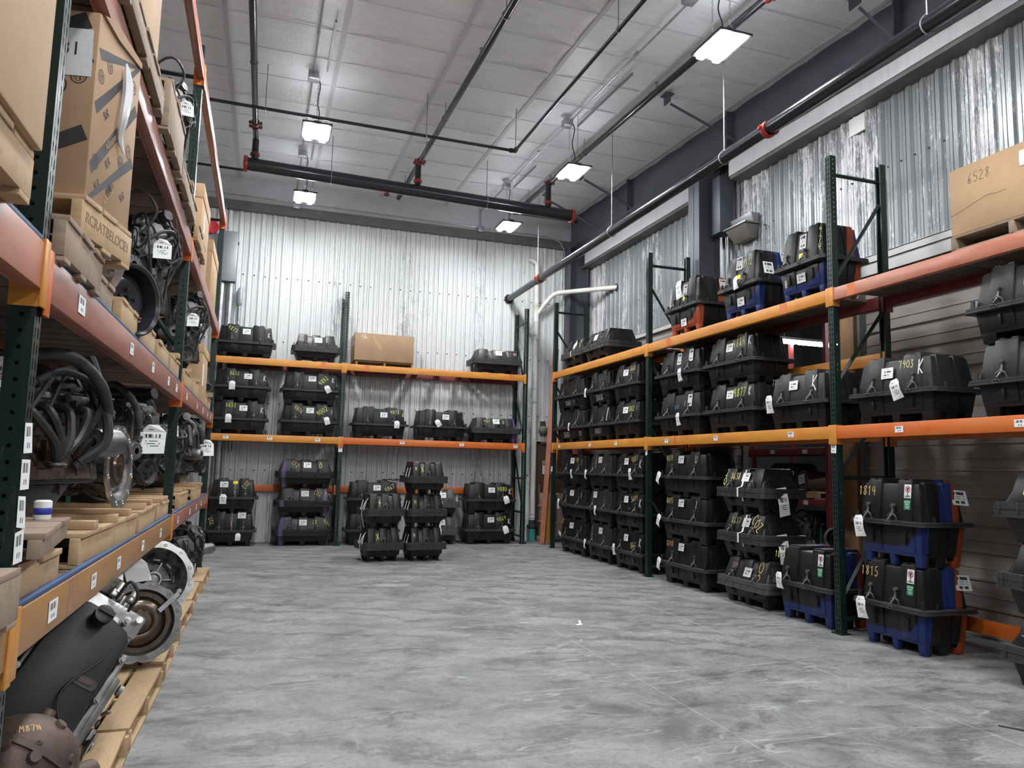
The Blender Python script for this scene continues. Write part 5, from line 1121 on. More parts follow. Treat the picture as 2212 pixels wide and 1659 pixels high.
    def fbelt(bm):
        P = [(l * 1.135, 0, .11), (l * 1.135, -.09, .2), (l * 1.135, -w_ * .85 - .045, Hh * .5), (l * 1.135, -w_ * .8, Hh * .5 + .05), (l * 1.135, w_ * .3, Hh * .62 + .064), (l * 1.135, w_ * .3 + .064, Hh * .6), (l * 1.135, .09, .18), (l * 1.135, 0, .11)]
        for a, b in zip(P, P[1:]): d = Vector(b) - Vector(a); box(bm, (Vector(a) + Vector(b)) / 2, (.022, .006, d.length), d.to_track_quat('Z', 'X').to_matrix() if 0 else Matrix.Rotation(-math.atan2(d.y, d.z), 3, 'X'))
    obj('drive_belt', fbelt, RUB, t)
    def fa(bm):
        c = Vector((l * .7, -w_ * .85, Hh * .5)); lathe(bm, [(.02, .2), (.05, .2), (.066, .17), (.068, .06), (.06, .02), (.02, .015)], c, (1, 0, 0), 18)
        for k in range(12): a = k * PI / 6; box(bm, c + Vector((.19, .045 * math.cos(a), .045 * math.sin(a))), (.03, .008, .008))
    obj('alternator', fa, ALU, t)
    def fi(bm):
        for k in range(4):
            x = -l * .72 + k * L * .2; tube(bm, arc([(x, w_ * .7, Hh * .72), (x, w_ * 1.1, Hh * .78), (x, w_ * 1.25, Hh * .95), (x, w_ * .8, Hh * 1.08)], 4), .026, 10)
        cyl(bm, (-l * .85, w_ * .8, Hh * 1.08), (l * .55, w_ * .8, Hh * 1.08), .05, n=14); cyl(bm, (l * .55, w_ * .8, Hh * 1.08), (l * .75, w_ * .8, Hh * 1.1), .038, n=14)
    obj('intake_manifold', fi, r.choice([BLK, ALU, ALUD]), t)
    def fe(bm):
        for k in range(4):
            x = -l * .72 + k * L * .2; tube(bm, arc([(x, -w_ * .62, Hh * .72), (x, -w_ * .95, Hh * .7), (x * .4, -w_ * 1.05, Hh * .5), (-.04, -w_ * 1.0, Hh * .36)], 4), .02, 8)
        torus(bm, (-.04, -w_ * 1.0, Hh * .33), (0, 0, 1), .032, .012, 14, 6)
    obj('exhaust_manifold', fe, IRON, t)
    for k in range(n_hose):
        x0, x1 = r.uniform(-l, l), r.uniform(-l * .5, l * 1.1); s = r.choice((-1, 1)); y = s * w_ * r.uniform(.7, 1.15)
        pts = [(x0, y * .8, r.uniform(.3, .6) * Hh), (x0 + r.uniform(-.05, .1), y * 1.15, r.uniform(.5, .9) * Hh), ((x0 + x1) / 2, y * .9, Hh * r.uniform(.9, 1.12)), (x1, y * .8, Hh * r.uniform(.6, 1.0))]
        hose(t, pts, r.choice((.008, .011, .017, .022)), rings=True, name='hose')
    for k in range(7):
        y0_, y1_ = r.uniform(-w_, w_), r.uniform(-w_, w_); hose(t, [(l * .6, y0_, Hh * r.uniform(.8, 1.02)), (l * 1.12, y0_ * .9, Hh * r.uniform(.7, 1.0)), (l * 1.2, (y0_ + y1_) / 2, Hh * r.uniform(.5, .9)), (l * 1.08, y1_, Hh * r.uniform(.3, .7))], r.choice((.004, .005, .009, .013)), r.choice((BLK, RUB, IRON)), 'hose', 6)
    for k in range(5):
        x = r.uniform(-l, l * .6); y = r.choice((-1, 1)) * w_ * .75
        hose(t, [(x, y, Hh * .35), (x + .06, y * 1.2, Hh * .5), (x + .12, y, Hh * .75), (x + .3, y * .9, Hh * .8), (x + .32, y * .6, Hh * 1.0)], .0045, BLK, 'wire', 5)
    if tagp:
        (px, py, pz, yaw, sz) = tagp; u = Vector((math.cos(yaw), math.sin(yaw), 0)) * sz; o = Vector((-math.sin(yaw), math.cos(yaw), 0)); c = Vector((px, py, pz))
        rows = [(c - u * (.4 if i == 0 else 1) + o * .25 * sz * math.sin(i) - Vector((0, 0, i * sz * .62)), c + u * (.4 if i == 0 else 1) + o * .3 * sz * math.sin(i * .8 + 1) - Vector((0, 0, i * sz * .6))) for i in range(5)]
        quad_uv('paper_tag', rows, PAPER, t)
    if strap: obj('strap', lambda bm: [box(bm, (0, s * w_ * 1.02, Hh * .5), (.03, .004, Hh)) for s in (-1, 1)] + [box(bm, (0, 0, Hh * 1.0), (.03, w_ * 2.06, .004))], STRAP, t)
    return t
def flange_ring(bm, R, w0, w1, n=28, holes=10, lob=.06, h=.014, z=0.0):
    """scalloped flange ring around z"""
    N = n * 2
    def ringp(rr, zz, lb): return [bm.verts.new((rr * (1 + lb * (abs(math.sin(holes / 2 * 2 * PI * i / N)) ** .5 - .6)) * math.cos(2 * PI * i / N), rr * (1 + lb * (abs(math.sin(holes / 2 * 2 * PI * i / N)) ** .5 - .6)) * math.sin(2 * PI * i / N), zz)) for i in range(N)]
    A, B, C_, D_ = ringp(R - w0, z, 0), ringp(R + w1, z, lob), ringp(R + w1, z + h, lob), ringp(R - w0, z + h, 0)
    bridge(bm, A, B); bridge(bm, B, C_); bridge(bm, C_, D_); bridge(bm, D_, A)
def gearbox(label, seed, loc, rot, R=.2, Lc=.42, conv=True, mat=None, rim=None, tag_=None, scale=1.0, group='salvaged gearboxes', open_bell=False, bar=True, extra=True):
    """axis along local +Z: the bell mouth faces +Z, the case runs down to -Lc"""
    r = random.Random(seed); t = thing('gearbox', label, 'gearbox', loc, 0, group, rot); m = mat or ALUD
    if scale != 1: t.scale = (scale,) * 3
    def fb(bm):
        lathe(bm, [(R * .96, 0), (R * .9, -.03), (R * .82, -.09), (R * .62, -.15), (R * .6, -.15), (R * .58, -.12), (R * .76, -.07), (R * .87, -.012), (R * .92, 0)], (0, 0, 0), (0, 0, 1), 40)
        for k in range(10):
            a = k * PI / 5 + .2; d = Vector((math.cos(a), math.sin(a), 0)); P = [d * R * .95, d * R * .84 - Vector((0, 0, .085)), d * R * .6 - Vector((0, 0, .15))]
            tube(bm, [p + d * .006 for p in P], .008, 5)
    obj('bell_housing', fb, m, t)
    obj('bell_flange', lambda bm: (flange_ring(bm, R, R * .1, R * .09, holes=12, lob=.07), [torus(bm, (R * 1.0 * math.cos(a), R * 1.0 * math.sin(a), .014), (0, 0, 1), .011, .003, 10, 4) for a in [k * PI / 6 + .26 for k in range(12)]]), rim or ALU, t)
    def fc(bm):
        lathe(bm, [(R * .62, -.14), (R * .66, -.2), (R * .6, -Lc * .7), (R * .5, -Lc * .85), (R * .32, -Lc), (R * .3, -Lc - .04), (.001, -Lc - .04)], (0, 0, 0), (0, 0, 1), 20, (5, .06))
        for k in range(9):
            a = k * 2 * PI / 9; d = Vector((math.cos(a), math.sin(a), 0)); box(bm, d * R * .6 - Vector((0, 0, Lc * .45)), (.012, .05, Lc * .55), Matrix.Rotation(a, 3, 'Z'))
        for k in range(22):
            a = r.uniform(0, 2 * PI); z = -r.uniform(.18, Lc * .9); d = Vector((math.cos(a), math.sin(a), 0)); cyl(bm, d * R * .5 + Vector((0, 0, z)), d * R * r.uniform(.66, .82) + Vector((0, 0, z)), r.uniform(.01, .03), n=9)
    obj('gear_case', fc, m, t)
    obj('oil_pan', lambda bm: (bxx(bm, -R * .62, R * .62, -R * .98, -R * .6, -Lc * .85, -.17, .015), bxx(bm, -R * .7, R * .7, -R * .7, -R * .6, -Lc * .88, -.14, .004), bolts(bm, [(s * R * .66, -R * .72, -.17 - k * .06) for s in (-1, 1) for k in range(4)], (0, -1, 0), .008)), BLACKP if r.random() < .5 else m, t)
    if conv:
        def fconv(bm):
            lathe(bm, [(.001, .028), (.018, .028), (.02, .012), (R * .3, .01), (R * .34, -.002), (R * .42, .004), (R * .55, .0), (R * .66, -.02), (R * .7, -.035), (R * .86, -.035), (R * .87, -.06)], (0, 0, 0), (0, 0, 1), 36)
            bolts(bm, [(R * .76 * math.cos(a), R * .76 * math.sin(a), -.034) for a in [k * PI / 3 for k in range(6)]], (0, 0, 1), .016, .016)
        obj('torque_converter', fconv, BRONZE, t)
        if bar: obj('retaining_bar', lambda bm: (box(bm, (R * .72, R * .5, .022), (.16, .03, .004), Matrix.Rotation(.75, 3, 'Z')), bolts(bm, [(R * .98, R * .8, .02)], (0, 0, 1), .01)), GALV, t)
    if open_bell:
        obj('inner_wall', lambda bm: (lathe(bm, [(R * .6, -.135), (R * .3, -.11), (R * .22, -.06), (R * .1, -.05), (.001, -.05)], (0, 0, 0), (0, 0, 1), 26, (7, .08)), torus(bm, (0, 0, -.05), (0, 0, 1), R * .2, .012, 20, 6), [box(bm, (R * .45 * math.cos(a), R * .45 * math.sin(a), -.115), (R * .3, .012, .03), Matrix.Rotation(a, 3, 'Z')) for a in [k * PI / 3 for k in range(6)]]), ALU, t)
    if extra:
        for k in range(4):
            a = r.uniform(.3, 2.8); d = Vector((math.cos(a), math.sin(a), 0)); hose(t, [d * R * .7 - Vector((0, 0, .15)), d * R * 1.0 - Vector((0, 0, .2)), d * R * .95 - Vector((.03, 0, Lc * .7)), d * R * .6 - Vector((0, 0, Lc * .8))], r.choice((.005, .008, .012)), name='cooler_line', mat=r.choice((GALV, RUB)))
    if tag_:
        (p, u, dn, sz) = tag_; p, u, dn = Vector(p), Vector(u).normalized() * sz, Vector(dn).normalized() * sz * 2.4; nn = u.cross(dn).normalized() * sz * .3
        quad_uv('paper_tag', [(p - u * (.5 if i == 0 else 1) + dn * i / 4 + nn * math.sin(i), p + u * (.5 if i == 0 else 1) + dn * i / 4 + nn * math.sin(i + 1)) for i in range(5)], PLAINP, t)
    return t
def axes_rot(z, x):
    """euler that turns local +Z to z and local +X near x"""
    z = Vector(z).normalized(); x = Vector(x); x = (x - z * x.dot(z)).normalized(); y = z.cross(x)
    return Matrix((x, y, z)).transposed().to_euler()

# ---- floor level of the left rack
FP = 'pallets on the floor under the left rack'
for i, (y0, y1, xf, lb) in enumerate(((3.22, 4.40, -.545, 'pale pallet on the floor at the bottom left, nearest the camera'), (4.46, 5.66, -.56, 'pale pallet on the floor under the engine with the black cover'), (5.82, 7.0, -.57, 'pallet on the floor under the round converter housing'), (7.06, 8.2, -.56, 'pallet on the floor under the open bell housing'), (8.3, 9.4, -.58, 'pallet on the floor under the ribbed gearbox'), (9.5, 10.65, -.57, 'farthest pallet on the floor of the left rack'), (2.0, 3.16, -.6, 'pallet on the floor at the very bottom left corner'))):
    pallet((xf - .42 + (i % 3) * .012, (y0 + y1) / 2, 0), y1 - y0, .84, lb, .135, PI / 2 + (.02, -.015, .012, -.02, .01, .0, .0)[i], nb=5, group=FP, seed=i)
# brown differential housing
t = thing('differential', 'rounded rusty brown axle housing at the bottom left corner', 'axle housing', (-.79, 3.3, .37), 0, None, (0, 0, .35))
def f_diff(bm):
    bmesh.ops.create_uvsphere(bm, u_segments=28, v_segments=16, radius=.2, matrix=Matrix.Diagonal((1.05, .95, .98, 1)))
    lathe(bm, [(.19, .03), (.215, .03), (.215, .055), (.19, .06)], (0, 0, -.02), (.5, .4, .55), 28)
    lathe(bm, [(.12, 0), (.1, .14), (.085, .2), (.085, .24)], (-.02, -.02, -.05), (-.45, -.8, -.2), 20)
    cyl(bm, (.08, .05, .12), (.11, .08, .175), .022, n=10); cyl(bm, (-.1, .04, .12), (-.12, .05, .17), .02, n=10); [cyl(bm, Vector(d_).normalized() * .15, Vector(d_).normalized() * .212, .035, .02, 10) for d_ in ((.9, -.6, .2), (.2, -.9, .5), (-.3, -.7, .8), (.7, -.2, .8))]; cyl(bm, (0, 0, -.1), (.3, .25, -.14), .05, .045, 14)
    for a in range(8): bolts(bm, [Vector((0, 0, -.02)) + (frame_of((.5, .4, .55))[0] * math.cos(a * .785) + frame_of((.5, .4, .55))[1] * math.sin(a * .785)) * .203 + Vector((.5, .4, .55)).normalized() * .055], (.5, .4, .55), .01)
obj('housing', f_diff, RUST, t)
dd = Vector((-.45, -.8, -.2)).normalized()
obj('seal_ring', lambda bm: torus(bm, Vector((-.02, -.02, -.05)) + dd * .24, dd, .07, .022, 24, 8), RUB, t)
obj('red_seal', lambda bm: torus(bm, Vector((-.02, -.02, -.05)) + dd * .255, dd, .04, .008, 20, 6), REDI, t)
write('crayon_writing', 'M87N', lambda u, v: Vector((.0 + u * .8, -.1 + v * .3, .17 + v)).normalized() * .208, .03, .0, .035, CHO, t)
obj('chock', lambda bm: bxx(bm, -.12, .12, -.1, .1, -.233, -.18), OLDW, t)
# engine with the black cover, lying on its side
t = thing('engine', 'large engine lying tilted with a smooth black cover and bright aluminium front, bottom left', 'engine', (-.80, 4.08, .53), 0, 'salvaged engines', axes_rot((.42, -.80, .34), (-.52, -.14, -.8)))
def f_b1(bm):
    frust(bm, (-.2, .3, -.18, .16), (-.24, .3, -.21, .16), -.5, -.12, .02); greeble(bm, random.Random(5), -.2, .28, -.19, -.45, -.15, -1, 22, .05); greeble(bm, random.Random(6), -.2, .28, .16, -.45, -.15, 1, 22, .05)
    frust(bm, (-.26, .31, -.2, .18), (-.26, .3, -.19, .18), -.12, -.03, .01)
obj('engine_block', f_b1, ALUD, t)
def f_cov(bm):
    poly = [(-.27, -.15), (-.3, -.1), (-.3, -.03), (-.27, .05), (-.26, .13), (-.22, .165), (.3, .165), (.32, .14), (.32, -.16), (.3, -.18), (-.22, -.18)]
    prism(bm, poly, -.03, .035, 'xy', .007)
cv = obj('valve_cover', f_cov, COVER, t, angle=25)
obj('cover_slot', lambda bm: prism(bm, [(.02 + .05 * math.cos(a) * .5, .09 + (.05 if math.sin(a) > 0 else -.05) * .8 + .018 * math.sin(a)) for a in [2 * PI * i / 16 for i in range(16)]], .034, .04, 'xy'), RUB, cv)
obj('cover_slot_insert', lambda bm: bxx(bm, .005, .03, .055, .125, .036, .044, .003), RUST, cv)
obj('oil_cap', lambda bm: (lathe(bm, [(.036, -.01), (.034, .045), (.045, .05), (.046, .085), (.03, .092), (.001, .092)], (-.24, -.02, .02), (-.25, 0, 1), 14), box(bm, (-.27, -.02, .118), (.02, .08, .012))), BLK, cv)
def f_cb(bm):
    for p in ((-.29, -.16), (-.3, .1), (-.14, .185), (.06, .185), (.26, .185), (-.12, -.2), (.08, -.2), (.28, -.2)):
        cyl(bm, (p[0], p[1], -.05), (p[0], p[1], .03), .016, n=10); cyl(bm, (p[0], p[1], .03), (p[0], p[1], .045), .01, n=6)
obj('cover_gasket', lambda bm: (bxx(bm, -.3, .33, -.195, .18, -.045, -.03, .006), f_cb(bm)), ALU, t)
def f_fr(bm):
    r = random.Random(9)
    frust(bm, (-.42, -.27, -.22, .2), (-.38, -.26, -.2, .19), -.4, -.02, .015)
    for _ in range(26):
        y, z = r.uniform(-.2, .18), r.uniform(-.38, 0); x = -.42 + r.uniform(-.02, .02); s = r.uniform(.012, .035)
        if r.random() < .5: cyl(bm, (x + .02, y, z), (x - r.uniform(.01, .07), y, z), s * .7, n=10); torus(bm, (x - .0, y, z), (1, 0, 0), s * .7, .004, 12, 4)
        else: bxx(bm, x - r.uniform(0, .04), x + .03, y - s, y + s * 1.6, z - s, z + s, .004)
    for k in range(5): cyl(bm, (-.34 + k * .03, .15 - .05 * k, -.04), (-.34 + k * .03, .15 - .05 * k, .03), .018, n=12)
obj('front_cover', f_fr, ALUB, t)
def f_mt(bm):
    A = [bm.verts.new(p) for p in ((-.33, -.25, -.06), (-.46, -.3, -.1), (-.44, -.42, -.14), (-.25, -.46, -.12), (-.18, -.28, -.05))]
    tube(bm, arc([(-.3, -.2, -.02), (-.42, -.25, -.06), (-.44, -.36, -.08), (-.3, -.42, -.08), (-.16, -.3, -.06), (-.18, -.2, -.03)], 5), .024, 8)
    bxx(bm, -.5, -.4, -.2, .0, -.12, -.06, .01)
    for v_ in A: bm.verts.remove(v_)
obj('mount_bracket', f_mt, ALUD, t)
obj('side_case', lambda bm: (frust(bm, (-.2, .34, -.5, -.22), (-.15, .3, -.46, -.22), -.45, -.12, .03), greeble(bm, random.Random(3), -.1, .28, -.48, -.4, -.15, -1, 14, .03)), RUST if 0 else IRON, t)
obj('lower_sump', lambda bm: (frust(bm, (-.1, .36, .18, .3), (-.1, .34, .18, .26), -.4, -.08, .02), bxx(bm, -.2, .36, .19, .225, -.12, -.07, .006), greeble(bm, random.Random(2), -.1, .3, .3, -.3, -.1, 1, 8)), ALU, t)
hose(t, [(-.1, .1, .06), (.1, .02, .065), (.22, .1, .06), (.26, .2, .03), (.34, .22, .0)], .006, BLK, 'wire', 6)
hose(t, [(-.35, .08, .02), (-.42, .07, .07), (-.46, .0, .07), (-.38, .0, .0)], .008, BLK, 'bent_tube', 6)
for k in range(5):
    hose(t, [(-.3, -.2 - .03 * k, -.2), (-.45, -.25 - .02 * k, -.15 + .03 * k), (-.52, -.1 * k, -.3), (-.4, .05, -.36)], .007 + .003 * (k % 3), (IRON, BLK, RUB)[k % 3], 'hose')
# angled casting beyond it
gearbox('angled aluminium gearbox casting leaning between the black-cover engine and the round converter', 21, (-.86, 4.95, .46), axes_rot((.88, .35, -.25), (0, .2, 1)), R=.19, Lc=.36, conv=False, open_bell=True, mat=ALU, rim=ALUB, group='gearboxes on the floor pallets')
gearbox('gearbox with a big round bronze converter facing the aisle, on the floor pallet', 22, (-.70, 5.62, .44), axes_rot((.22, -.95, .15), (1, .2, 0)), R=.235, Lc=.45, mat=IRON, rim=ALU, group='gearboxes on the floor pallets')
gearbox('gearbox with an open scalloped bell and large white papers, behind the bronze converter', 23, (-.72, 6.5, .60), axes_rot((.38, -.86, .3), (1, .3, 0)), R=.26, Lc=.4, conv=False, open_bell=True, mat=ALUD, rim=ALUB, tag_=((-.16, .16, .03), (1, .1, 0), (.1, -1, .15), .085), group='gearboxes on the floor pallets')
gearbox('silver ribbed gearbox with hanging white strip, farther along the floor', 24, (-.84, 7.7, .54), axes_rot((-.2, -.55, .8), (1, 0, 0)), R=.22, Lc=.3, conv=False, mat=ALU, rim=ALU, group='gearboxes on the floor pallets', tag_=((.2, .1, .0), (0, 1, 0), (.3, -.4, -1), .05))
e9 = engine('grey engine with a small dark pulley on the floor level past the ribbed gearbox', 31, (-.88, 8.95, .136), rot=(0, 0, -.9), L=.5, Wd=.4, Hh=.58, head=ALU, block=ALUD, tagp=(.25, .1, .4, .5, .04))
dup(e9, 'dark engine farthest back on the floor level of the left rack', (-.9, 10.1, .136), rot=(0, 0, .7))
gearbox('dark gearbox half hidden under the beam behind the black-cover engine', 25, (-1.22, 4.3, .45), axes_rot((-.7, .5, .4), (0, 0, 1)), R=.18, Lc=.34, conv=False, mat=IRON, rim=IRON, group='gearboxes on the floor pallets')
# ---- lower shelf of the left rack
LP = 'wooden skids on the lower shelf of the left rack'
d1z = a1_ + .0
pallet((-1.02, 3.02, d1z), .62, .6, 'yellowish stack of short skid timbers at the left end of the lower shelf', .13, wood=PINE, nb=2, cleats=0, group=LP, seed=11)
pallet((-1.02, 3.12, d1z + .131), .66, .78, 'grey weathered skid stacked crooked on the yellowish timbers, lower shelf', .1, .12, OLDW, 3, group=LP, seed=12, runners=False)
pallet((-1.05, 4.35, d1z), .7, 1.35, 'pine skid under the big open bell housing on the lower shelf', .15, -.02, PINE, 4, cleats=3, group=LP, seed=13)
pallet((-1.05, 5.62, d1z), .7, .95, 'pine skid with a square end block under the strapped engine, lower shelf', .15, .03, PINE, 3, cleats=2, group=LP, seed=14)
pallet((-1.05, 6.55, d1z), .68, .7, 'low skid behind the middle upright on the lower shelf', .14, 0, PINE, 3, cleats=2, group=LP, seed=15)
pallet((-1.03, 8.0, d1z), .68, .8, 'pine skid just past the middle upright, lower shelf', .16, 0, PINE, 3, cleats=2, group=LP, seed=16)
pallet((-1.03, 9.7, d1z), .68, .95, 'pine skid near the far end of the lower shelf', .16, 0, PINE, 3, cleats=2, group=LP, seed=17)
pallet((-1.0, 2.05, a1_ - .02), .7, 1.1, 'dark skid on the lower shelf at the left edge of the picture', .17, 0, OLDW, 4, cleats=1, group=LP, seed=18)
ea = engine('big dark engine with thick grey hoses above the weathered skid, lower shelf', 41, (-1.02, 3.72, d1z + .235), rot=(0, 0, 1.15), L=.62, Wd=.5, Hh=.62, block=RUST, head=ALUD, cover=IRON, n_hose=10, tagp=(-.34, -.2, .62, -.6, .05))
hose(ea, [(-.3, -.2, .62), (-.1, -.3, .66), (.1, -.32, .56), (.24, -.28, .42)], .024, RUB, 'hose', 12, True)
t = thing('filter_can', 'white and blue filter can hanging at the edge of the weathered skid', 'filter', (-.79, 3.36, d1z + .231))
obj('can', lambda bm: lathe(bm, [(.001, 0), (.028, 0), (.031, .008), (.031, .07), (.024, .075), (.001, .075)], (0, 0, 0), (0, 0, 1), 20), WHT, t)
obj('blue_band', lambda bm: lathe(bm, [(.0312, .02), (.032, .021), (.032, .045), (.0312, .046)], (0, 0, 0), (0, 0, 1), 20), BLUI, t)
gearbox('gearbox with a tall silver bell housing seen nearly edge-on, lower shelf', 42, (-.71, 4.40, d1z + .43), axes_rot((.98, -.13, .05), (0, 0, 1)), R=.195, Lc=.42, mat=ALUD, rim=ALUB, group='gearboxes on the lower shelf', bar=False)
eb = engine('strapped engine with looping hoses, a dark pulley and a large white tag, lower shelf', 43, (-1.0, 5.5, d1z + .19), rot=(0, 0, -.5), L=.62, Wd=.46, Hh=.66, block=ALUD, head=ALUD, cover=COVER, n_hose=8, tagp=(.42, -.06, .5, .5, .075), strap=True)
obj('front_plate', lambda bm: (frust(bm, (-.3, -.02, -.34, -.24), (-.28, -.04, -.32, -.24), .1, .52, .02), greeble(bm, random.Random(8), -.27, -.06, -.34, .14, .5, -1, 20, .05)), ALU, eb)
hose(eb, [(.1, -.15, .7), (.25, -.22, .74), (.38, -.2, .62), (.4, -.16, .45)], .021, RUB, 'hose', 12, True)
dup(ea, 'dark engine just past the middle upright on the lower shelf', (-.98, 7.9, d1z + .205), rot=(0, 0, -1.1))
ec = dup(eb, 'grey engine with a cylinder filter near the far end of the lower shelf', (-.98, 9.5, d1z + .205), rot=(0, 0, -.3))
engine('engine with grey hoses at the left edge of the picture, lower shelf', 44, (-1.0, 2.15, a1_ + .195), rot=(0, 0, -1.4), L=.55, Wd=.45, Hh=.55, block=IRON, head=ALU, n_hose=6)
# ---- middle shelf of the left rack
MP = 'wooden skids on the middle shelf of the left rack'; d2z = a2_
pallet((-1.0, 1.72, a2_ + .02), .74, 1.1, 'pine pallet under the tall plain box at the left edge', .15, 0, PINE, 6, group=MP, seed=21)
carton('tall_box', (-1.0, 1.66, a2_ + .171), (.78, 1.2, 1.0), 'tall plain cardboard box filling the top left corner')
pallet((-1.0, 3.08, d2z), .68, .6, 'lower of two pallets under the printed box, middle shelf', .16, 0, OLDW, 3, group=MP, seed=22)
yb = math.atan2(.075, .4)
pp = pallet((-.93, 3.36, d2z + .161), .6, .5, 'pale pallet with stencilled letters under the printed box', .165, -yb, PINE, 3, group=MP, seed=23)
me = text_mesh('RCRATBELOCE1', .06, .0004); me.transform(Matrix.Translation((.3008, .0, .085)) @ Matrix.Rotation(PI / 2, 4, 'Z') @ Matrix.Rotation(PI / 2, 4, 'X')); obj('stencil_lettering', me, INKB, pp)
t = carton('printed_box', (-.90, 3.36, d2z + .327), (.52, .44, .735), 'tall cardboard box printed with diagonal black bands and round emblems', -yb, mat=CARDD)
# printed bands, emblems and lettering on the two faces we see
def face_px(o=.001): return lambda u, v: (.26 + o, u, v)          # +X face: u along y
def face_ny(o=.001): return lambda u, v: (u, -.22 - o, v)          # -Y face: u along x
def band(fn, u0, v0, u1, v1, w_, lim):
    def f(bm):
        d = Vector((u1 - u0, v1 - v0)).normalized(); n_ = Vector((-d.y, d.x)) * w_ / 2
        bm.faces.new([bm.verts.new(fn(max(lim[0], min(lim[1], a)), max(.0, min(.735, b)))) for a, b in ((u0 + n_.x, v0 + n_.y), (u0 - n_.x, v0 - n_.y), (u1 - n_.x, v1 - n_.y), (u1 + n_.x, v1 + n_.y))])
    return f
for i, z in enumerate((-.12, .12, .36, .58)):
    obj('printed_band', band(face_px(), -.2, z, .2, z + .42, .05, (-.212, .212)), INK, t)
for i, z in enumerate((.05, .36)):
    obj('printed_band', band(face_ny(), -.24, z - .04, .24, z + .2, .065, (-.252, .252)), INK, t)
obj('printed_band', band(face_ny(), .0, .6, .22, .7, .07, (-.25, .25)), INK, t)
for (s, u, v, sz, fn, an, m) in (('Alkuper', .08, .15, .05, 'n', .46, CARD), ('inen', -.16, .03, .05, 'n', .46, CARD), ('m', -.17, .36, .16, 'n', .0, INK), ('Alkuperäinen', .0, .33, .042, 'p', .81, CARD), ('Alkuperäinen', .02, .11, .042, 'p', .81, CARD), ('m', .1, .5, .08, 'p', .8, INK), ('m', -.02, .1, .08, 'p', .8, INK)):
    if fn == 'n': mtx = Matrix.Translation((u, -.2225, v)) @ Matrix.Rotation(PI / 2, 4, 'X') @ Matrix.Rotation(an, 4, 'Z')
    else: mtx = Matrix.Translation((.2625, u, v)) @ Matrix.Rotation(PI / 2, 4, 'Z') @ Matrix.Rotation(PI / 2, 4, 'X') @ Matrix.Rotation(an, 4, 'Z')
    me = text_mesh(s, sz, .0003); me.transform(mtx); obj('lettering', me, m, t)
def emblem(fn, u, v, R):
    def f(bm):
        for r0, r1 in ((R, R * .86), (R * .66, R * .6)):
            n = 24; A = [bm.verts.new(fn(u + r0 * math.cos(2 * PI * i / n), v + r0 * math.sin(2 * PI * i / n))) for i in range(n)]; B = [bm.verts.new(fn(u + r1 * math.cos(2 * PI * i / n), v + r1 * math.sin(2 * PI * i / n))) for i in range(n)]; bridge(bm, A, B)
        for a, b in (((-.55, .05), (-.02, -.05)), ((-.33, -.5), (-.23, .5)), ((.12, -.5), (.3, .45)), ((.02, .1), (.5, .22))):
            bm.faces.new([bm.verts.new(fn(u + x * R, v + y * R)) for x, y in ((a[0], a[1]), (b[0], a[1]), (b[0], b[1]), (a[0], b[1]))])
    return f
for (fn, u, v, R) in ((face_ny(), .12, .5 - .07, .042), (face_ny(), -.02, .38, .045), (face_ny(), -.14, .29, .045), (face_ny(), .03, .04, .042), (face_ny(), .2, .47, .03), (face_px(), -.17, .5, .028), (face_px(), -.1, .58, .028), (face_px(), .15, .62, .03), (face_px(), -.16, .16, .03), (face_px(), .08, .25, .03), (face_px(), .15, .33, .03), (face_px(), .0, .02 + .1, .026)):
    obj('printed_emblem', emblem(fn, u, v, R), INK, t)
for (u, v, an) in ((-.1, .38, .8), (.05, .55, .8), (-.05, .2, .8), (.12, .12, .8), (-.13, .02 + .06, .8)):
    write('small_print', 'SLR', lambda a, b: (.2612, a, b), u, v, .03, INK, t, an, .006)
write('script_print', '2J6S', lambda a, b: (a, -.2223, b), .12, .5 + .02 - .03, .04, CARD, t, .45, .004)
quad_uv('shipping_label', [((-.05, -.2235, .66), (.24, -.2235, .66)), ((-.05, -.226, .56), (.245, -.226, .56)), ((-.05, -.2235, .47), (.245, -.2235, .47))], WHT, t)
me = text_mesh('CRC31', .075, .0003); me.transform(Matrix.Translation((.09, -.2275, .575)) @ Matrix.Rotation(PI / 2, 4, 'X')); obj('lettering', me, INK, t)
obj('plastic_pouch', lambda bm: tube(bm, arc([(.275, .02, .66), (.285, .03, .55), (.29, .0, .42), (.27, .03, .34), (.28, .06, .28)], 4), [.004, .012, .016, .02, .02, .02, .018, .018, .016, .016, .014, .012, .012, .01, .008, .006, .003], 6), M('clear_film', (.7, .7, .72), .15), t)
obj('torn_flap', lambda bm: prism(bm, [(-.2, .735), (-.05, .72), (.2, .735), (.2, .76), (-.1, .775)], .255, .27, 'yz'), CARDD, t)
# drum and flywheel discs
t = thing('brake_drum', 'brown round drum standing edge-on behind the printed box', 'drum', (-.78, 4.02, d2z + .36), 0, None, axes_rot((.95, -.28, -.1), (0, 0, 1)))
obj('drum', lambda bm: lathe(bm, [(.001, .0), (.06, .0), (.07, .02), (.13, .02), (.15, -.02), (.2, -.03), (.215, .0), (.22, .0), (.22, -.06), (.19, -.07), (.17, -.16), (.001, -.16)], (0, 0, 0), (0, 0, 1), 36), RUST, t)
[obj('wheel_stud', lambda bm: bolts(bm, [(.09 * math.cos(a), .09 * math.sin(a), .02)], (0, 0, 1), .014, .03), ALU, t) for a in [k * PI / 2 + .4 for k in range(4)]]
obj('support_block', lambda bm: bxx(bm, -.355, -.2, -.14, .14, -.2, -.02, .005), OLDW, t)
t = thing('wheel_rim', 'glossy black open steel wheel standing on edge beside the drum', 'wheel', (-.72, 4.5, d2z + .215), 0, None, axes_rot((.88, -.47, .02), (0, 0, 1)))
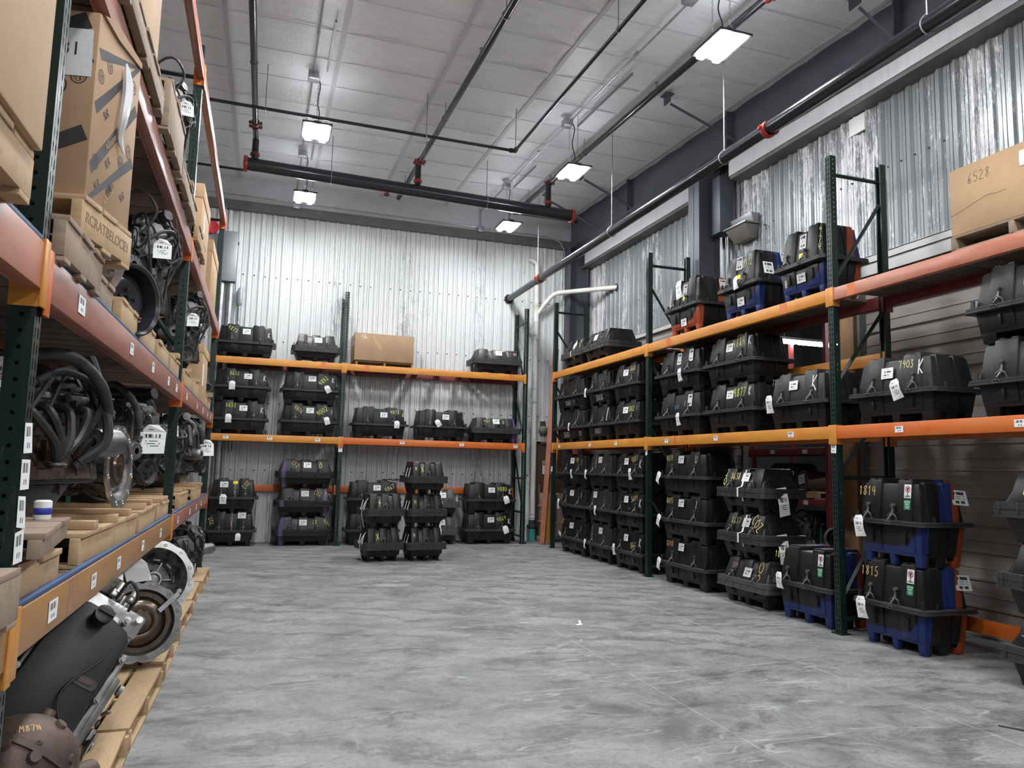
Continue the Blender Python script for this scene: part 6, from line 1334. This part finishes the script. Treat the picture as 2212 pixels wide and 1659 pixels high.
obj('rim', lambda bm: lathe(bm, [(.205, .0), (.2, .03), (.19, .035), (.175, .02), (.17, -.06), (.175, -.1), (.2, -.11), (.205, -.1), (.185, -.09), (.18, -.02), (.205, .0)], (0, 0, 0), (0, 0, 1), 40), BLACKP, t)
obj('hub_disc', lambda bm: (lathe(bm, [(.17, -.06), (.14, -.04), (.1, -.03), (.05, -.045), (.035, -.045), (.035, -.07), (.1, -.06), (.17, -.075)], (0, 0, 0), (0, 0, 1), 32), bolts(bm, [(.065 * math.cos(a), .065 * math.sin(a), -.04) for a in [k * 2 * PI / 5 for k in range(5)]], (0, 0, 1), .01)), BLACKP, t)
quad_uv('paper_tag', [((-.1, .2, .05), (-.1, .1, .06)), ((-.17, .22, .06), (-.17, .1, .08)), ((-.23, .2, .05), (-.24, .08, .07))], PAPER, t)
for i, (y, lw, lb) in enumerate(((3.72, .5, 'dark-edged skid behind the printed box pallet'), (4.28, .5, 'splintered pine skid with a cut end under the black wheel'), (4.95, .6, 'pine skid under the upright grey engine, middle shelf'), (5.7, .62, 'pine skid under the front of the upright engine, middle shelf'), (6.45, .6, 'pine skid just before the middle upright, middle shelf'), (7.6, .7, 'pine skid just past the middle upright, middle shelf'), (8.5, .7, 'pine skid under the small dark engine, middle shelf'), (10.4, .9, 'pine skid at the far end of the middle shelf'))):
    pallet((-1.03 if i else -1.06, y, d2z), .68, lw, lb, (.16, .0 + .0 or .15, .15, .14, .15, .16, .16, .15)[i] if i != 1 else .0 + .14, 0, OLDW if i == 0 else PINE, 3, cleats=(0, 0, 1, 1, 1, 1, 1, 1)[i], group=MP, seed=30 + i)
ee = engine('upright grey engine with tangled wires and a white tag, middle shelf', 51, (-1.0, 5.6, d2z + .19), rot=(0, 0, -.75), L=.6, Wd=.46, Hh=.78, block=ALUD, head=ALUD, cover=BLK, n_hose=9, tagp=(.44, -.02, .6, .9, .055))
hose(ee, [(.2, -.2, .7), (.35, -.25, .82), (.45, -.2, .86), (.48, -.12, .75), (.42, -.16, .6)], .01, IRON, 'bent_pipe', 8)
obj('sensor_plug', lambda bm: (cyl(bm, (.36, -.24, .24), (.5, -.34, .2), .018, n=10),), ALU, ee); obj('red_cap', lambda bm: cyl(bm, (.5, -.34, .2), (.53, -.362, .192), .022, n=10), REDI, ee)
dup(ee, 'dark engine with many wires past the middle upright, middle shelf', (-.98, 8.35, d2z + .205), rot=(0, 0, -.9))
t = carton('upright_box', (-1.0, 9.5, d2z), (.62, .8, .66), 'cardboard box with a lid and white paper at the far end of the middle shelf', lid=.1)
obj('paper_sheet', lambda bm: bxx(bm, .311, .313, -.3, -.15, .2, .45), WHT, t)
t = thing('coil_spring', 'dark ribbed coil spring lying at the end of the middle shelf past the box', 'spring', (-.72, 10.35, d2z + .27), 0, None, (0, 0, .3))
obj('coil', lambda bm: tube(bm, [(.05 * math.cos(a), a * .006 - .1, .05 * math.sin(a)) for a in [k * .5 for k in range(90)]], .009, 6), IRON, t)
obj('rest_block', lambda bm: bxx(bm, -.06, .06, -.12, .2, -.12, -.06), OLDW, t)
# ---- upper shelf of the left rack
UP = 'pallets on the upper shelf of the left rack'; d3z = a3_
pallet((-1.0, 3.9, d3z), .72, 1.2, 'dark weathered pallet under the boxes at the top left', .14, 0, OLDW, 5, group=UP, seed=41)
t = carton('tall_box', (-1.02, 3.85, d3z + .141), (.68, 1.15, 1.2), 'tall plain cardboard box standing on the upper shelf, cut off by the top edge')
pallet((-1.0, 5.05, d3z), .74, .8, 'weathered upright crate side beside the top left boxes', .32, 0, OLDW, 3, group=UP, seed=42, cleats=1)
pallet((-1.0, 6.05, d3z), .74, 1.1, 'weathered pallet under the engine on the upper shelf', .15, 0, OLDW, 5, group=UP, seed=43, cleats=1)
dup(ee, 'dark engine with a curved black hose and torn tag on the upper shelf', (-1.0, 6.1, d3z + .19), rot=(0, 0, -.6), scale=(.92, .92, .92))
pallet((-1.0, 7.45, d3z), .72, .9, 'pine pallet beside the middle upright on the upper shelf', .15, 0, PINE, 4, group=UP, seed=44, cleats=1)
t = carton('lidded_box', (-1.03, 8.35, d3z), (.66, .95, .82), 'lidded cardboard box with a white label, nearer of two on the upper shelf', lid=.14)
obj('shipping_label', lambda bm: bxx(bm, -.05, .12, -.478, -.476, .45, .56), STICK, t); obj('paper_sheet', lambda bm: bxx(bm, .331, .333, -.2, -.1, .25, .6), WHT, t)
t = carton('lidded_box', (-1.03, 10.1, d3z), (.66, 1.1, .72), 'farther lidded cardboard box at the end of the upper shelf', lid=.14)
obj('black_latch', lambda bm: bxx(bm, .05, .15, -.57, -.555, .55, .62), BLK, t)
tag(obj('round_duct', lambda bm: cyl(bm, (-2.4, 9.4, 5.6), (-2.4, 9.4, 6.78), .13, n=24), ZINC), 'short round grey duct hanging from the ceiling behind the left rack', 'duct')

# ================================================================== SMALL THINGS ON THE FLOOR AND TOTES
tag(obj('paper_scrap', lambda bm: (box(bm, (3.05, 6.94, .004), (.07, .05, .003), Matrix.Rotation(.4, 3, 'Z')), box(bm, (3.07, 6.97, .02), (.03, .04, .002), Matrix.Rotation(.9, 3, 'X'))), WHT), 'white paper scrap lying in the middle of the floor', 'paper')
tag(obj('paper_scrap', lambda bm: box(bm, (2.55, 7.14, .002), (.08, .015, .002), Matrix.Rotation(-.2, 3, 'Z')), WHT), 'thin sliver of paper on the floor left of the larger scrap', 'paper')
tag(obj('plastic_strap', lambda bm: tube(bm, [(4.42, 3.62, .004), (4.5, 3.5, .006), (4.62, 3.38, .004), (4.8, 3.3, .004)], .006, 4), BLK), 'short black strap lying on the floor near the right edge', 'strap')
def f_film(bm):
    r = random.Random(4); n = 9
    g = [[bm.verts.new((2.15 + .55 * i / n, 14.6 + .3 * j / n, 1.2 + r.uniform(0, .05))) for j in range(n)] for i in range(n)]
    for i in range(n - 1):
        for j in range(n - 1): bm.faces.new((g[i][j], g[i + 1][j], g[i + 1][j + 1], g[i][j + 1]))
tag(obj('plastic_film', f_film, M('crumpled_film', (.35, .35, .35), .25)), 'crumpled clear plastic film lying on the tote numbered 4867', 'plastic film')

# ================================================================== THE ROOM BEYOND THE OPENING
def far_up(y, label):
    t = thing('far_rack_upright', label, 'rack upright', (9.0, y, 0), 0, 'uprights of the far red rack')
    for dx in (0, .9): obj('post', lambda bm: bxx(bm, dx, dx + .07, -.035, .035, 0, 4.2), DARKRED, t)
    obj('brace', lambda bm: (tube(bm, [(.07, 0, .4), (.9, 0, 1.4)], .02, 4), tube(bm, [(.07, 0, 2.0), (.9, 0, 2.9)], .02, 4)), DARKRED, t)
for y, lb in ((10.3, 'nearest dark red post seen through the opening'), (12.3, 'middle dark red post with white labels seen through the opening'), (15.0, 'farthest dark red post seen through the opening')): far_up(y, lb)
for y0, y1, z, lb in ((10.3, 12.3, 1.1, 'dark red beam seen through the opening under the coiled part'), (12.3, 15.0, 1.1, 'farther dark red lower beam seen through the opening'), (10.3, 12.3, 1.98, 'upper dark red beam seen through the opening'), (12.3, 15.0, 1.98, 'farther dark red upper beam seen through the opening')):
    t = thing('far_rack_beam', lb, 'rack beam', (9.0, y0 + .035, z)); ln = y1 - y0 - .07
    obj('beam', lambda bm: (bxx(bm, -.01, .04, 0, ln, -.12, 0, .004), bxx(bm, .86, .91, 0, ln, -.12, 0, .004), bxx(bm, .04, .86, .02, ln - .02, -.03, -.005)), DARKRED, t)
    for k in (.25, .7): obj('rack_label', lambda bm: bxx(bm, -.013, -.011, ln * k - .06, ln * k + .06, -.1, -.03), WHT, t)
far = tote('R', 11.45, 10.45, 0, 'dark tote on the far red rack seen through the opening', lidm=PLASG, loc=(9.5, 11.75), marks=[('s', .5, .7)], group='totes beyond the opening'); far.location.z = 1.1
pallet((9.4, 10.95, 1.1), .8, .9, 'small pallet on the far red rack', .12, nb=4, seed=50, group='pallets beyond the opening')
t = thing('wrapped_roll', 'dark wrapped round part with a white tag on the far red rack', 'machine part', (9.25, 10.95, 1.42), 0, None, (0, 0, 0))
obj('roll', lambda bm: (cyl(bm, (-.2, 0, 0), (.4, -.1, -.0), .17, .15, 24), [torus(bm, (-.2, 0, 0), (1, 0, 0), .05 + .04 * k, .014, 20, 5) for k in range(3)], bxx(bm, -.1, .3, -.1, .05, -.199, -.12)), M('dark_wrap', (.09, .075, .065), .4), t)
quad_uv('paper_tag', [((-.225, .09, .08), (-.225, -.07, .11)), ((-.23, .07, -.08), (-.23, -.09, -.05))], PAPER, t)
pallet((9.4, 11.2, 0), .9, 1.2, 'pallet on the floor of the room beyond the opening', .13, nb=5, seed=51, group='pallets beyond the opening')
dup(eb, 'dark engine on the floor of the far red rack, beyond the opening', (9.4, 11.0, .131), rot=(0, 0, 2.6))
gearbox('gearbox with an open ragged bell seen through the opening above the tote numbered 1813', 61, (8.9, 10.0, .5), axes_rot((-.7, -.7, .2), (0, 0, 1)), R=.17, Lc=.4, conv=False, mat=IRON, rim=ALU, group='gearboxes beyond the opening')
pallet((9.0, 10.1, 0), .8, .8, 'pallet under the ragged bell gearbox beyond the opening', .3, nb=4, seed=53, wood=OLDW, group='pallets beyond the opening')
dup(ea, 'engine resting on the far red rack at the height of the lone amber beam', (9.5, 13.6, 1.985), rot=(0, 0, 1.0), scale=(.8, .8, .8))
t = tl = thing('tube_light', 'long lit fluorescent tube light seen through the opening', 'light fixture', (9.9, 12.2, 4.12))
obj('housing', lambda bm: bxx(bm, -1.3, 1.5, -.07, .07, .04, .09), GALV, t)
for x0, x1 in ((-1.25, .05), (.12, 1.45)): obj('tube', lambda bm: cyl(bm, (x0, 0, 0), (x1, 0, 0), .035, n=12), TUBEL, t)
obj('suspension', lambda bm: (tube(bm, [(-.2, 0, .09), (-.35, 0, 2.85)], .012, 5), tube(bm, [(.8, 0, .09), (.8, 0, 2.85)], .012, 5)), GALV, t)
dup(tl, 'added unseen tube light brightening the room beyond the opening', (9.9, 8.2, 4.6))  # extra lamp out of view, added to brighten the far red rack
